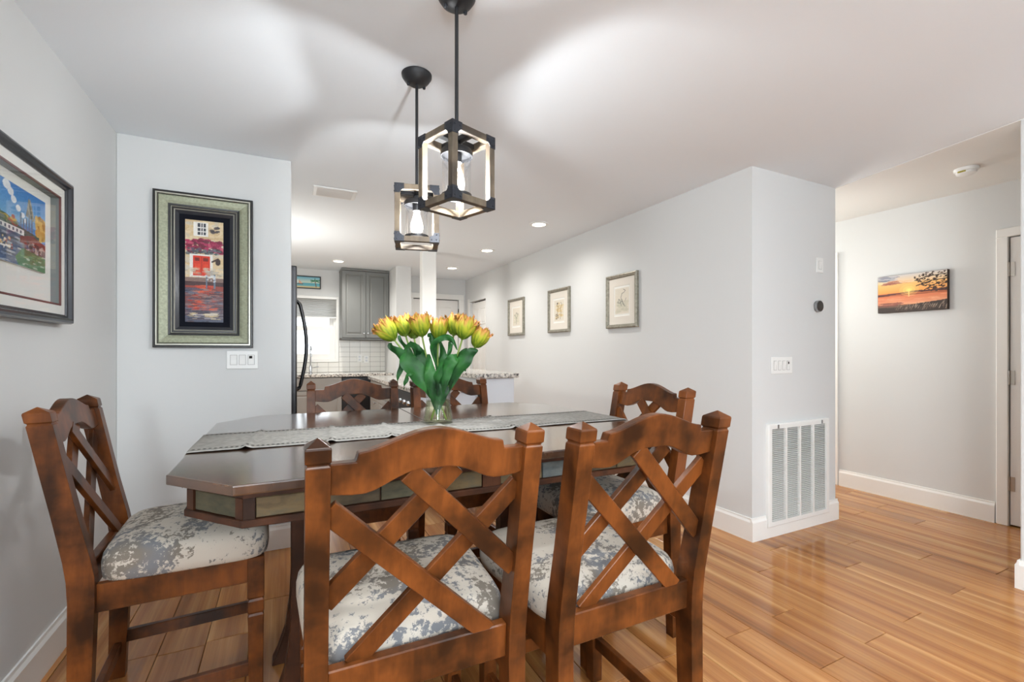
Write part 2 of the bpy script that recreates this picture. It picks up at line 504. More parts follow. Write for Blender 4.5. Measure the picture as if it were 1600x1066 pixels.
# ---------- painted prints: colours computed on a grid, put on the mesh as a colour attribute
class Canvas:
    def __init__(s, w, h, col=(255, 255, 255)):
        s.w, s.h = w, h
        s.a = np.zeros((h, w, 3)); s.a[:] = col
        s.Y, s.X = np.mgrid[0:h, 0:w]
        s.u = (s.X + .5) / w; s.v = (s.Y + .5) / h
        s.r = np.random.RandomState(3)
    def mask(s, m, col, al=1.0):
        m = np.asarray(m, float) * al
        s.a = s.a * (1 - m[..., None]) + np.array(col, float) * m[..., None]
    def rect(s, u0, v0, u1, v1, col, al=1.0): s.mask((s.u >= u0) & (s.u <= u1) & (s.v >= v0) & (s.v <= v1), col, al)
    def ell(s, cu, cv, ru, rv, col, al=1.0): s.mask(((s.u - cu) / ru) ** 2 + ((s.v - cv) / rv) ** 2 <= 1, col, al)
    def grad(s, v0, v1, c0, c1):
        t = np.clip((s.v - v0) / (v1 - v0), 0, 1)[..., None]
        m = ((s.v >= v0) & (s.v <= v1))[..., None]
        s.a = np.where(m, np.array(c0, float) * (1 - t) + np.array(c1, float) * t, s.a)
    def line(s, pts, wd, col, al=1.0):
        asp = s.h / s.w
        for (a, b), (c, d) in zip(pts, pts[1:]):
            dx, dy = c - a, (d - b) * asp
            L2 = dx * dx + dy * dy + 1e-9
            t = np.clip(((s.u - a) * dx + (s.v - b) * asp * dy) / L2, 0, 1)
            dist = np.hypot(s.u - a - t * dx, (s.v - b) * asp - t * dy)
            s.mask(dist < wd, col, al)
    def dabs(s, n, box_, ru, rv, cols, al=.8, tilt=False):
        for _ in range(n):
            cu = s.r.uniform(box_[0], box_[2]); cv = s.r.uniform(box_[1], box_[3])
            k = s.r.uniform(.5, 1.4)
            s.ell(cu, cv, ru * k, rv * s.r.uniform(.5, 1.4), cols[s.r.randint(len(cols))], al)
    def poly(s, pts, col, al=1.0):
        ins = np.zeros((s.h, s.w), bool)
        n = len(pts)
        for i in range(n):
            (x1, y1), (x2, y2) = pts[i], pts[(i + 1) % n]
            c = ((y1 > s.v) != (y2 > s.v))
            with np.errstate(divide='ignore', invalid='ignore'):
                xi = (x2 - x1) * (s.v - y1) / ((y2 - y1) if y2 != y1 else 1e-9) + x1
            ins ^= c & (s.u < xi)
        s.mask(ins, col, al)
    def speckle(s, amt):
        s.a = s.a + s.r.normal(0, amt, (s.h, s.w, 1))

def print_mesh(name, cv, tl, right, down, parent, m=None, label=None):
    """canvas laid on the rectangle from corner tl along right and down vectors"""
    w, h = cv.w, cv.h
    tl, right, down = Vector(tl), Vector(right), Vector(down)
    off = world_loc(parent)
    us = np.linspace(0, 1, w); vs = np.linspace(0, 1, h)
    U, V = np.meshgrid(us, vs)
    P = np.array(tl - off)[None, None] + U[..., None] * np.array(right) + V[..., None] * np.array(down)
    idx = np.arange(w * h).reshape(h, w)
    faces = np.stack([idx[1:, :-1], idx[1:, 1:], idx[:-1, 1:], idx[:-1, :-1]], -1).reshape(-1, 4)
    me = bpy.data.meshes.new(name)
    me.from_pydata(P.reshape(-1, 3).tolist(), [], faces.tolist())
    ca = me.color_attributes.new('Col', 'FLOAT_COLOR', 'POINT')
    c = np.clip(cv.a, 0, 255) / 255.0
    lin = np.where(c <= .04045, c / 12.92, ((c + .055) / 1.055) ** 2.4).reshape(-1, 3)
    ca.data.foreach_set('color', np.hstack([lin, np.ones((len(lin), 1))]).astype(np.float32).ravel())
    me.materials.append(m or M_PRINT)
    o = bpy.data.objects.new(name, me); COL.objects.link(o); o.parent = parent
    if label: o['label'] = label
    return o

def frame_sweep(bm, tlw, right, up, w, h, out, prof, mi=0):
    """mitred moulding: prof = [(inset from outer edge, height off the wall)...]; tlw = lower-left outer corner on the wall"""
    o, r, u, n = Vector(tlw), Vector(right), Vector(up), Vector(out)
    loops = []
    for ins, d in prof:
        loops.append([o + r * a + u * b + n * d for a, b in ((ins, ins), (w - ins, ins), (w - ins, h - ins), (ins, h - ins))])
    vs = [[bm.verts.new(p) for p in lp] for lp in loops]
    for a, b in zip(vs, vs[1:]):
        for i in range(4):
            j = (i + 1) % 4
            f = bm.faces.new((a[i], a[j], b[j], b[i])); f.material_index = mi

# ================================================================== STRUCTURE
# floor: sub-board with individual planks
floor = bx('floor', (XL - .12, 4.75, YF - .12, 7.45, -.05, -.007), M_SUB)
struct(floor)
PW = .1665
known = {0: 1.389, 1: 1.09, 2: 1.705, 3: 1.10, -1: 1.079, 4: 1.86, 5: 1.52, 6: 1.116, 7: 1.70, 8: 1.387, 9: 1.108}
k0 = int(math.floor((XL - .12 - 2.0275) / PW))
k1 = int(math.ceil((4.72 - 2.0275) / PW))
PLEN = 1.22
for k in range(k0, k1):
    xa, xb = 2.0275 + k * PW, 2.0275 + (k + 1) * PW
    xa, xb = max(xa, XL - .1), min(xb, 4.70)
    if xb - xa < .02: continue
    ph = known.get(k, rng.choice([1.09, 1.39, 1.70, 2.0]) + rng.uniform(-.02, .02))
    y = ph - 2 * PLEN
    while y < 7.4:
        ya, yb = max(y, -.6), min(y + PLEN, 7.42)
        y += PLEN
        if yb - ya < .03: continue
        if XL < xa and xb < .9 and ya > 4.9: yb = min(yb, 7.4)
        b = nb(); g = .0011
        cx, cy = (xa + xb) / 2, (ya + yb) / 2
        hx, hy = (xb - xa) / 2 - g, (yb - ya) / 2 - g
        rings(b, [[(cx + i * (hx - e), cy + j * (hy - e), z) for i, j in ((-1, -1), (1, -1), (1, 1), (-1, 1))] for e, z in ((0, -.006), (0, -.0018), (.0018, 0))])
        bmesh.ops.translate(b, verts=b.verts, vec=(-cx, -cy, 0))
        bmesh.ops.recalc_face_normals(b, faces=b.faces)
        me = bpy.data.meshes.new('plank'); b.to_mesh(me); b.free(); me.materials.append(M_FLOOR)
        o = bpy.data.objects.new('plank', me); COL.objects.link(o)
        o.location = (cx, cy, 0); o.parent = floor

# ceilings
struct(bx('ceiling', (XL - .12, 4.75, YF - .12, 7.45, CEIL, CEIL + .08), M_CEIL))
b = nb(); zprism(b, [(XC, YC), (XR, YR), (XR, -.9), (XH, -.9), (XH, 5.2), (XC, 5.2)], CEIL - .004, CEIL - .0002)
struct(obj('ceiling_hall', b, M_HCEIL))

# walls
struct(bx('wall_left', (XL - .12, XL, YF, 7.44, 0, CEIL), M_WALL))
struct(bx('wall_back', (XL, XPE, YP, YP + .12, 0, CEIL), M_WALL, bev=.004))
WX0, WX1, WZ0, WZ1 = -.22, .655, 1.13, 2.0          # kitchen window opening
DX0, DX1, DZ = 1.83, 2.60, 2.10                       # back door opening
struct(bx('wall_kitchen', [
    (XL, WX0, YB, YB + .12, 0, CEIL), (WX1, DX0, YB, YB + .12, 0, CEIL), (DX1, XG + .12, YB, YB + .12, 0, CEIL),
    (WX0, WX1, YB, YB + .12, 0, WZ0), (WX0, WX1, YB, YB + .12, WZ1, CEIL), (DX0, DX1, YB, YB + .12, DZ, CEIL)], M_WALL))
GY0, GY1, GZ = 6.45, 7.12, 2.05
struct(bx('wall_right', [
    (XG, XG + .12, YC + .12, GY0, 0, CEIL), (XG, XG + .12, GY1, YB, 0, CEIL), (XG, XG + .12, GY0, GY1, GZ, CEIL)], M_WALL))
b = nb(); zprism(b, [(XG, YC), (XC, YC), (XC, 5.2), (XC - .12, 5.2), (XC - .12, YC + .12), (XG, YC + .12)], 0, CEIL)
struct(obj('wall_closet', b, M_WALL))
HY0, HY1, HZ = .52, 1.375, 2.045                      # hall door opening
H2Y0, H2Y1, H2Z = 2.555, 3.33, 2.09
struct(bx('wall_hall', [
    (XH, XH + .12, -.9, HY0, 0, CEIL), (XH, XH + .12, HY1, H2Y0, 0, CEIL), (XH, XH + .12, H2Y1, 5.2, 0, CEIL),
    (XH, XH + .12, HY0, HY1, HZ, CEIL), (XH, XH + .12, H2Y0, H2Y1, H2Z, CEIL)], M_WALL))
struct(bx('wall_end', [(XC - .12, XH + .12, 5.2, 5.32, 0, CEIL), (XR, XH + .12, -1.02, -.9, 0, CEIL)], M_WALL))
struct(bx('wall_near', (XR, XR + .12, YF, YR, 0, CEIL), M_WALL, bev=.004))
SX0, SX1, SZ = -.3, 2.9, 2.15
struct(bx('wall_front', [(XL, SX0, YF - .12, YF, 0, CEIL), (SX1, XR + .12, YF - .12, YF, 0, CEIL), (SX0, SX1, YF - .12, YF, SZ, CEIL)], M_WALL))
# window frame of the slider behind the camera
b = nb()
for x in (SX0 + .03, (SX0 + SX1) / 2, SX1 - .03): box(b, x - .03, x + .03, YF - .08, YF - .03, 0, SZ)
box(b, SX0, SX1, YF - .08, YF - .03, SZ - .06, SZ); box(b, SX0, SX1, YF - .08, YF - .03, 0, .06)
w2 = struct(obj('window_2', b, M_TRIM))
# stub wall beside the upper cabinet and free post on the bar
struct(bx('wall_stub', (1.386, 1.60, 6.52, YB, 0, CEIL), M_WALL, bev=.004))

# baseboards
def baseboard(name, runs, h=.148, t=.016):
    b = nb()
    for (p0, p1, nrm) in runs:
        p0, p1, n = Vector((p0[0], p0[1], 0)), Vector((p1[0], p1[1], 0)), Vector((nrm[0], nrm[1], 0))
        pr = [(0, 0), (t, 0), (t, h - .026), (t * .55, h - .012), (t * .45, h), (0, h)]
        rings(b, [[p + n * a + Vector((0, 0, z)) for a, z in pr] for p in (p0, p1)])
    return struct(obj(name, b, M_TRIM))
baseboard('baseboard_left', [((XL, YF), (XL, YP), (1, 0))])
baseboard('baseboard_back', [((XL + .016, YP), (XPE + .016, YP), (0, -1)), ((XPE, YP), (XPE, YP + .12), (1, 0))])
baseboard('baseboard_right', [((XG, YC), (XG, GY0), (-1, 0))])
baseboard('baseboard_closet_left', [((XG - .016, YC), (2.848, YC), (0, -1))])
baseboard('baseboard_closet_right', [((3.535, YC), (XC + .016, YC), (0, -1)), ((XC, YC), (XC, 5.2), (1, 0))])
struct(bx('baseboard_closet_middle', (2.848, 3.535, YC - .016, YC, 0, .068), M_TRIM))
baseboard('baseboard_hall', [((XH, HY1 + .07), (XH, H2Y0 - .07), (-1, 0))])
baseboard('baseboard_near', [((XR, YF), (XR, YR), (-1, 0)), ((XR - .016, YR), (XR + .12, YR), (0, 1))])

# ---------- doors
def panel_door(parent, fn, w, h, mats, rows=((.10, .36), (.42, .78), (.82, .95)), cols=((.14, .46), (.54, .86)), thick=.035):
    """leaf slab plus raised panels; fn maps (a along width, d depth outwards, z)"""
    b = nb()
    rings(b, [[fn(0, 0, 0), fn(w, 0, 0), fn(w, 0, h), fn(0, 0, h)], [fn(0, -thick, 0), fn(w, -thick, 0), fn(w, -thick, h), fn(0, -thick, h)]])
    obj('leaf', b, mats, parent)
    for r0, r1 in rows:
        for c0, c1 in cols:
            b = nb()
            a0, a1, z0, z1 = c0 * w, c1 * w, r0 * h, r1 * h
            lp = []
            for ins, d in ((0, 0.0), (.004, .008), (.014, .008), (.024, .002), (.045, .006)):
                lp.append([fn(a, d, z) for a, z in ((a0 + ins, z0 + ins), (a1 - ins, z0 + ins), (a1 - ins, z1 - ins), (a0 + ins, z1 - ins))])
            rings(b, lp)
            obj('door_panel', b, mats, parent)

def casing(parent, fn, w, h, cw=.062, ct=.018, left=True, right=True):
    b = nb()
    a0, a1 = -cw if left else 0, w + cw if right else w
    poly = []
    def strip(a_, b_, z0, z1):
        rings(b, [[fn(a_, 0, z0), fn(b_, 0, z0), fn(b_, 0, z1), fn(a_, 0, z1)], [fn(a_, ct, z0), fn(b_, ct, z0), fn(b_, ct, z1), fn(a_, ct, z1)]])
    if left: strip(-cw, 0, 0, h)
    if right: strip(w, w + cw, 0, h)
    strip(a0, a1, h, h + cw)
    return obj('casing', b, M_TRIM, parent, bev=.004)

# hall door, flush leaf with three hinges
d1 = thing('door_1', 'white hall door with three nickel hinges at the right edge', 'door', (XH, HY1, 0)); struct(d1)
fn = lambda a, d, z: (XH - d, HY1 - a, z)
casing(d1, fn, HY1 - HY0, HZ)
b = nb(); box(b, XH + .0, XH + .036, HY0 + .004, HY1 - .006, .012, HZ - .006); obj('leaf', b, M_DOOR, d1, bev=.002)
b = nb(); box(b, XH + .04, XH + .1, HY0, HY1, 0, HZ); obj('dark_gap_sheet', b, M_DARK, d1)  # dark sheet across the doorway, shades the gaps round the leaf by colour
for z in (1.815, 1.05, .30):
    b = nb(); tube(b, [(XH - .006, HY1 - .002, z - .05), (XH - .006, HY1 - .002, z + .05)], .007, 10)
    box(b, XH - .004, XH + .001, HY1 - .030, HY1 + .0, z - .05, z + .05)
    obj('hinge', b, M_NICKEL, d1, smooth=40)
d4 = thing('door_4', 'white casing of the further hall doorway', 'door', (XH, H2Y0, 0)); struct(d4)
fn = lambda a, d, z: (XH - d, H2Y0 + a, z)
casing(d4, fn, H2Y1 - H2Y0, H2Z)
b = nb(); box(b, XH + .01, XH + .045, H2Y0 + .004, H2Y1 - .004, .012, H2Z - .004); obj('leaf', b, M_DOOR, d4)
# back door
d2 = thing('door_2', 'white panelled back door behind the post and tulips', 'door', (DX0, YB, 0)); struct(d2)
fn = lambda a, d, z: (DX0 + a, YB + .03 - d, z)
panel_door(d2, lambda a, d, z: (DX0 + .006 + a, YB + .03 - d, z + .01), DX1 - DX0 - .012, DZ - .022, M_DOOR)
casing(d2, lambda a, d, z: (DX0 + a, YB - d, z), DX1 - DX0, DZ, cw=.085)
for z in (.4, 1.15, 1.9):
    b = nb(); tube(b, [(DX1 - .004, YB + .008, z - .05), (DX1 - .004, YB + .008, z + .05)], .008, 8); obj('hinge', b, M_BLACK, d2, smooth=40)
b = nb(); box(b, DX0, DX1, YB + .07, YB + .11, 0, DZ); obj('dark_gap_sheet', b, M_DARK, d2)  # dark sheet behind the back door, colour stands in for shaded gaps
# door in the gallery wall
d3 = thing('door_3', 'white six-panel door recessed in the long wall', 'door', (XG, GY0, 0)); struct(d3)
panel_door(d3, lambda a, d, z: (XG + .045 - d, GY0 + .004 + a, z + .01), GY1 - GY0 - .008, GZ - .03, M_DOOR)
b = nb(); box(b, XG + .09, XG + .115, GY0, GY1, 0, GZ); obj('dark_gap_sheet', b, M_DARK, d3)  # dark sheet behind the leaf, its colour makes the shaded top gap
b = nb(); box(b, XG - .014, XG, GY1, GY1 + .06, 0, GZ + .05); obj('casing', b, M_TRIM, d3, bev=.003)

# ---------- kitchen window
w1 = thing('window_1', 'white kitchen window over the sink', 'window', (WX0, YB, WZ0)); struct(w1)
b = nb()
cw = .05
for x0, x1, z0, z1 in ((WX0 - cw, WX0, WZ0 - cw, WZ1 + cw), (WX1, WX1 + cw, WZ0 - cw, WZ1 + cw), (WX0, WX1, WZ1, WZ1 + cw), (WX0, WX1, WZ0 - cw, WZ0)):
    box(b, x0, x1, YB - .018, YB - .0005, z0, z1)
obj('casing', b, M_TRIM, w1, bev=.003)
def sash(z0, z1, yy, name='sash'):
    b = nb()
    s = .055
    for x0, x1, za, zb in ((WX0 + .02, WX0 + .02 + s, z0, z1), (WX1 - .02 - s, WX1 - .02, z0, z1), (WX0 + .02 + s, WX1 - .02 - s, z0, z0 + s), (WX0 + .02 + s, WX1 - .02 - s, z1 - s, z1)):
        box(b, x0, x1, yy, yy + .03, za, zb)
    so = obj(name, b, M_TRIM, w1, bev=.002)
    b = nb(); box(b, WX0 + .02 + s, WX1 - .02 - s, yy + .012, yy + .016, z0 + s, z1 - s)
    obj('pane', b, M_GLASS, so)
sash(WZ0 + .02, 1.60, YB + .02)
sash(1.56, WZ1 - .02, YB + .055)
b = nb()
for x0, x1, za, zb in ((WX0, WX0 + .02, WZ0, WZ1), (WX1 - .02, WX1, WZ0, WZ1), (WX0 + .02, WX1 - .02, WZ0, WZ0 + .02), (WX0 + .02, WX1 - .02, WZ1 - .02, WZ1)):
    box(b, x0, x1, YB + .005, YB + .11, za, zb)
obj('jamb', b, M_TRIM, w1)
# pleated blind
bl = thing('window_blind', 'pale grey pleated blind half lowered over the kitchen window', 'blind', (WX0, YB, 1.72))
b = nb(); box(b, WX0 - .02, WX1 + .02, YB - .055, YB - .02, 2.005, 2.04); obj('head_rail', b, M_WHITE, bl, bev=.003)
b = nb()
nz = 17
lf, lb = [], []
for i in range(nz * 2 + 1):
    z = 2.005 - i * (2.005 - 1.745) / (nz * 2)
    yy = YB - .048 if i % 2 else YB - .030
    lf.append(((WX0 - .015, yy, z), (WX1 + .015, yy, z)))
for (a0, a1), (c0, c1) in zip(lf, lf[1:]):
    vs = [b.verts.new(p) for p in (a0, a1, c1, c0)]; b.faces.new(vs)
bmesh.ops.remove_doubles(b, verts=b.verts, dist=1e-5)
obj('pleated_shade', b, M_BLIND, bl)
b = nb(); box(b, WX0 - .018, WX1 + .018, YB - .052, YB - .024, 1.725, 1.745); obj('bottom_rail', b, M_WHITE, bl, bev=.003)

# free post standing on the bar
b = nb(); box(b, 1.454, 1.622, 5.372, 5.50, 1.052, CEIL)
post = obj('trim_1', b, M_TRIM, None, bev=.004); struct(post)

# ================================================================== DINING CHAIRS
ZT, ZK = 1.073, .56
def lean(z): return .100 * (ZT - z) / (ZT - ZK) if z > ZK else .100
CW = .442
def make_chair():
    t = thing('dining_chair', '', 'chair')
    # rear posts (leg below, post with groove and pyramid cap above)
    for s in (-1, 1):
        b = nb()
        x = s * CW / 2
        secs = [(x, .088, 0, .020, .025), (x, .096, .30, .0215, .0285), (x, .100, .50, .022, .031), (x, .098, .56, .022, .032), (x, lean(.62) + .001, .62, .022, .031)]
        for z in (.75, .90, 1.020): secs.append((x, lean(z), z, .0215, .0285))
        secs += [(x, lean(1.0235), 1.0235, .0185, .0255), (x, lean(1.0265), 1.0265, .0185, .0255), (x, lean(1.030), 1.030, .0225, .0295),
                 (x, lean(1.054), 1.054, .0225, .0295), (x, lean(1.058), 1.058, .021, .028), (x, 0, 1.073, .001, .001)]
        stack(b, secs)
        obj('rear_leg', b, M_CHAIR, t, bev=.0022, local=True)
    # front legs with two grooves
    FY = .548
    for s in (-1, 1):
        b = nb(); x = s * .218
        secs = []
        for z, h in ((0, .021), (.30, .0235), (.335, .0245), (.338, .0215), (.342, .0215), (.345, .0245), (.385, .0245), (.388, .0215), (.392, .0215), (.395, .0255), (.532, .0255)):
            secs.append((x, FY, z, h, h))
        stack(b, secs); obj('front_leg', b, M_CHAIR, t, bev=.002, local=True)
    # seat frame
    for s in (-1, 1):
        b = nb(); beam(b, (s * .212, .12, .490), (s * .222, FY - .02, .490), .085, .024, (0, 0, 1)); obj('side_rail', b, M_CHAIR, t, bev=.002, local=True)
    b = nb(); beam(b, (-.196, FY + .004, .490), (.196, FY + .004, .490), .085, .024, (0, 0, 1)); obj('front_rail', b, M_CHAIR, t, bev=.002, local=True)
    b = nb(); prism(b, [(-.2, .500), (.2, .500), (.2, .583), (-.2, .583)], -.014, .014, lambda x, y, z: (x, lean(z) + y, z)); obj('back_rail', b, M_CHAIR, t, bev=.003, local=True)
    # crest rail, arched with small shoulders
    top = []
    n = 16
    for i in range(n + 1):
        u = -.150 + .300 * i / n
        q = 1 - abs(u) / .150
        top.append((u, 1.0405 + .038 * (3 * q * q - 2 * q ** 3) ** .85))
    bot = []
    for i in range(n + 1):
        u = .135 - .27 * i / n
        q = 1 - abs(u) / .135
        bot.append((u, .957 + .037 * math.sin(math.pi / 2 * min(1, q * 1.25)) ** 1.5))
    poly = [(-.201, .962), (-.201, 1.023), (-.154, 1.023)] + top + [(.154, 1.023), (.201, 1.023), (.201, .962), (.16, .957)] + bot + [(-.16, .957)]
    b = nb(); prism(b, poly, -.015, .015, lambda x, y, z: (x, lean(z) + y, z)); obj('crest_rail', b, M_CHAIR, t, bev=.003, seg=2, local=True)
    # double crossed lattice: two slats each way, one layer behind the other
    def slat(u0, z0, u1, z1, layer):
        b = nb()
        p0, p1 = (u0, lean(z0) + layer, z0), (u1, lean(z1) + layer, z1)
        d = Vector(p1) - Vector(p0); nrm = Vector((0, 1, .195)).normalized()
        beam(b, p0, p1, .0445, .015, d.cross(nrm)); obj('slat', b, M_CHAIR, t, bev=.0015, local=True)
    slat(-.205, .932, .150, .575, -.0065)
    slat(-.052, .990, .208, .728, -.0065)
    slat(.205, .932, -.150, .575, .0085)
    slat(.052, .990, -.208, .728, .0085)
    # stretchers
    for s in (-1, 1):
        b = nb(); beam(b, (s * .216, .10, .150), (s * .218, FY, .150), .045, .022, (0, 0, 1)); obj('side_stretcher', b, M_CHAIR, t, bev=.002, local=True)
    b = nb(); beam(b, (-.205, FY, .212), (.205, FY, .212), .046, .026, (0, 0, 1)); obj('front_stretcher', b, M_CHAIR, t, bev=.002, local=True)
    b = nb(); beam(b, (-.205, .092, .115), (.205, .092, .115), .042, .022, (0, 0, 1)); obj('rear_stretcher', b, M_CHAIR, t, bev=.002, local=True)
    # cushion: domed, rounded corners, wider in front
    def outline(k, z):
        pts = []
        n = 48
        y0, y1 = .125, .590
        cy, hy = (y0 + y1) / 2, (y1 - y0) / 2
        for i in range(n):
            a = 2 * math.pi * i / n
            ca, sa = math.cos(a), math.sin(a)
            e = .28
            px = math.copysign(abs(ca) ** e, ca); py = math.copysign(abs(sa) ** e, sa)
            wx = .232 + .028 * (py + 1) / 2
            pts.append((px * wx * k if k > .9 else px * wx * k, cy + py * hy * (k if k > .9 else k), z))
        return pts
    b = nb()
    rings(b, [outline(k, z) for k, z in ((.955, .530), (.985, .536), (1.0, .556), (1.0, .583), (.985, .602), (.95, .617), (.88, .628), (.72, .638), (.48, .644), (.2, .647), (.02, .648))])
    obj('seat_cushion', b, M_SEAT, t, smooth=True, local=True)
    return t

CHAIRS = [
    (.2735, .914, -0.6, 'dining chair nearest the camera, back turned, before the middle of the table', 'c1'),
    (.828, .872, 0.4, 'dining chair with its back turned, beside the nearest chair and closest to the floor vent', 'c2'),
    (1.600, 1.714, 91.3, 'dining chair at the far right end of the table near the long wall', 'c3'),
    (-.651, 2.006, -87.2, 'dining chair at the left end of the table, side on against the left wall', 'c4'),
    (.344, 2.740, 178.0, 'dining chair across the table in front of the kitchen cabinets, left of the vase', 'c5'),
    (.907, 2.735, 184.3, 'dining chair across the table before the white bar panel, directly behind the vase', 'c6')]
proto = make_chair()
for i, (x, y, a, lab, _) in enumerate(CHAIRS):
    c = proto if i == 0 else copy_tree(proto)
    c.location = (x, y, 0); c.rotation_euler = (0, 0, R(a))
    tag(c, lab, 'chair', 'crossback dining chairs around the table')

# ================================================================== TABLE
TX0, TX1, TY0, TY1, TZ = -.278, 1.425, 1.268, 2.614, .914
CHX, CHY = .165, .190
def octo(ins):
    k = ins * .41
    return [(TX0 + ins, TY0 + CHY + k), (TX0 + CHX + k, TY0 + ins), (TX1 - CHX - k, TY0 + ins), (TX1 - ins, TY0 + CHY + k),
            (TX1 - ins, TY1 - CHY - k), (TX1 - CHX - k, TY1 - ins), (TX0 + CHX + k, TY1 - ins), (TX0 + ins, TY1 - CHY - k)]
TCX, TCY = (TX0 + TX1) / 2, (TY0 + TY1) / 2
tb = thing('dining_table', 'dark wood dining table with clipped corners and slate tile apron', 'table', (TCX, TCY, 0))
def half(poly, side):
    out = []
    n = len(poly)
    xm = TCX + (-.0008 if side < 0 else .0008)
    ins = lambda p: (p[0] - xm) * side >= 0
    for i in range(n):
        a, c = poly[i], poly[(i + 1) % n]
        if ins(a): out.append(a)
        if ins(a) != ins(c):
            t_ = (xm - a[0]) / (c[0] - a[0]); out.append((xm, a[1] + t_ * (c[1] - a[1])))
    return out
for s in (-1, 1):
    b = nb(); zprism(b, half(octo(0), s), TZ - .026, TZ)
    obj('table_top', b, M_TABLE, tb, bev=.004, seg=2)
# apron: top and bottom rails with corner posts, slate tiles set between
AP = octo(.040)
b = nb()
def ring_rail(bm, o0, o1, z0, z1):
    A, B2 = octo(o0), octo(o1)
    n = len(A)
    lo = [bm.verts.new((x, y, z0)) for x, y in A]; hi = [bm.verts.new((x, y, z1)) for x, y in A]
    li = [bm.verts.new((x, y, z0)) for x, y in B2]; hi2 = [bm.verts.new((x, y, z1)) for x, y in B2]
    for i in range(n):
        j = (i + 1) % n
        for q in ((lo[i], lo[j], hi[j], hi[i]), (li[j], li[i], hi2[i], hi2[j]), (hi[i], hi[j], hi2[j], hi2[i]), (lo[j], lo[i], li[i], li[j])): bm.faces.new(q)
ring_rail(b, .044, .075, .868, TZ - .0262); obj('apron_top_rail', b, M_APRON, tb)
b = nb(); ring_rail(b, .036, .085, .797, .815); obj('apron_bottom_rail', b, M_APRON, tb, bev=.002)
b = nb(); ring_rail(b, .056, .070, .813, .870); obj('apron_core', b, M_APRON, tb)
def apron_side(i, nt_, mid=False):
    A = octo(.044); j = (i + 1) % 8
    p0, p1 = Vector((*A[i], 0)), Vector((*A[j], 0))
    L = (p1 - p0).length; d = (p1 - p0).normalized(); nr = Vector((d.y, -d.x, 0))
    # corner post halves at both ends
    posts = [(0, .026), (L - .026, L)]
    if mid: posts.append((L / 2 - .03, L / 2 + .03))
    for a0, a1 in posts:
        b = nb(); q = []
        for z in (.8151, .8679):
            q.append([p0 + d * a0 - nr * .012 + Vector((0, 0, z)), p0 + d * a1 - nr * .012 + Vector((0, 0, z)), p0 + d * a1 + nr * .002 + Vector((0, 0, z)), p0 + d * a0 + nr * .002 + Vector((0, 0, z))])
        rings(b, q); obj('apron_post', b, M_APRON, tb)
    spans = [(.026, L - .026)] if not mid else [(.026, L / 2 - .03), (L / 2 + .03, L - .026)]
    for s0, s1 in spans:
        k = max(1, nt_); wd = (s1 - s0) / k
        for m_ in range(k):
            a0, a1 = s0 + m_ * wd + .002, s0 + (m_ + 1) * wd - .002
            b = nb(); q = []
            for dep, e in ((-.0115, 0), (-.0035, 0), (-.002, .0015)):
                q.append([p0 + d * x - nr * -dep + Vector((0, 0, z)) for x, z in ((a0 + e, .8165 + e), (a1 - e, .8165 + e), (a1 - e, .8665 - e), (a0 + e, .8665 - e))])
            rings(b, q)
            obj('slate_tile', b, M_SLATES[[1, 3, 0, 1, 2, 3, 1, 0][m_ + (3 if s0 > .5 else 0)] if k > 1 else 0], tb)
for i in range(8):
    apron_side(i, {1: 4, 5: 4, 3: 5, 7: 5}.get(i, 1), mid=i in (1, 5))
# trestle base
for x, s in ((.045, -1), (TX1 - .46, 1)):
    for y in (TCY - .145, TCY + .125):
        b = nb()
        stack(b, [(x + s * .055, y, 0, .040, .038), (x + s * .040, y, .04, .036, .036), (x + s * .018, y, .12, .031, .033), (x + s * .004, y, .24, .029, .031), (x, y, .36, .028, .030), (x, y, .800, .028, .030)])
        obj('leg', b, M_APRON, tb, bev=.003)
    b = nb(); box(b, x - .025, x + .025, TCY - .50, TCY + .50, .755, .797); obj('cross_beam', b, M_APRON, tb, bev=.003)
    b = nb(); box(b, x - .02, x + .02, TCY - .115, TCY + .095, .20, .28); obj('cross_beam', b, M_APRON, tb, bev=.003)
b = nb(); box(b, .065, TX1 - .48, TCY - .03, TCY + .01, .22, .29); obj('long_stretcher', b, M_APRON, tb, bev=.003)

# runner
rn = thing('table_runner', 'grey linen runner with hemstitched edges along the table', 'table runner', (TCX, TCY, TZ))
def runner_pt(a, v):
    """a along the cloth length from -.09 .. L+.09 (overhang), v across 0..1"""
    L = TX1 - TX0
    wob = .0035 * max(0, mnoise.noise(Vector((a * 4.1, v * 1.7, 3)))) + .008 * sum(math.exp(-((a - c - .03 * v) / .010) ** 2) for c in (.16, .42, .63, .85, 1.13))
    yc = lambda x: 1.902 - .038 * (x - TX0) / L
    x = TX0 + a
    hw = .172 + .004 * math.sin(a * 7)
    if a < 0:
        return (TX0 - .004 - .006 * min(1, -a / .03), yc(TX0) - hw + 2 * hw * v, TZ + .002 + max(a, -.12) + .002)
    if a > L:
        return (TX1 + .004 + .006 * min(1, (a - L) / .03), yc(TX1) - hw + 2 * hw * v, TZ + .004 - (a - L))
    return (x, yc(x) - hw + 2 * hw * v, TZ + .0025 + wob)
L = TX1 - TX0
As = [-.11, -.06, -.02, 0] + [L * i / 160 for i in range(1, 160)] + [L, L + .02, L + .06, L + .11]
b = nb()
grid = [[b.verts.new(runner_pt(a, v / 16)) for v in range(17)] for a in As]
for g0, g1 in zip(grid, grid[1:]):
    for i in range(16): b.faces.new((g0[i], g1[i], g1[i + 1], g0[i + 1]))
ro = obj('cloth', b, M_LINEN, rn, smooth=True)
sm = ro.modifiers.new('thickness', 'SOLIDIFY'); sm.thickness = .0014; sm.offset = 1
b = nb()
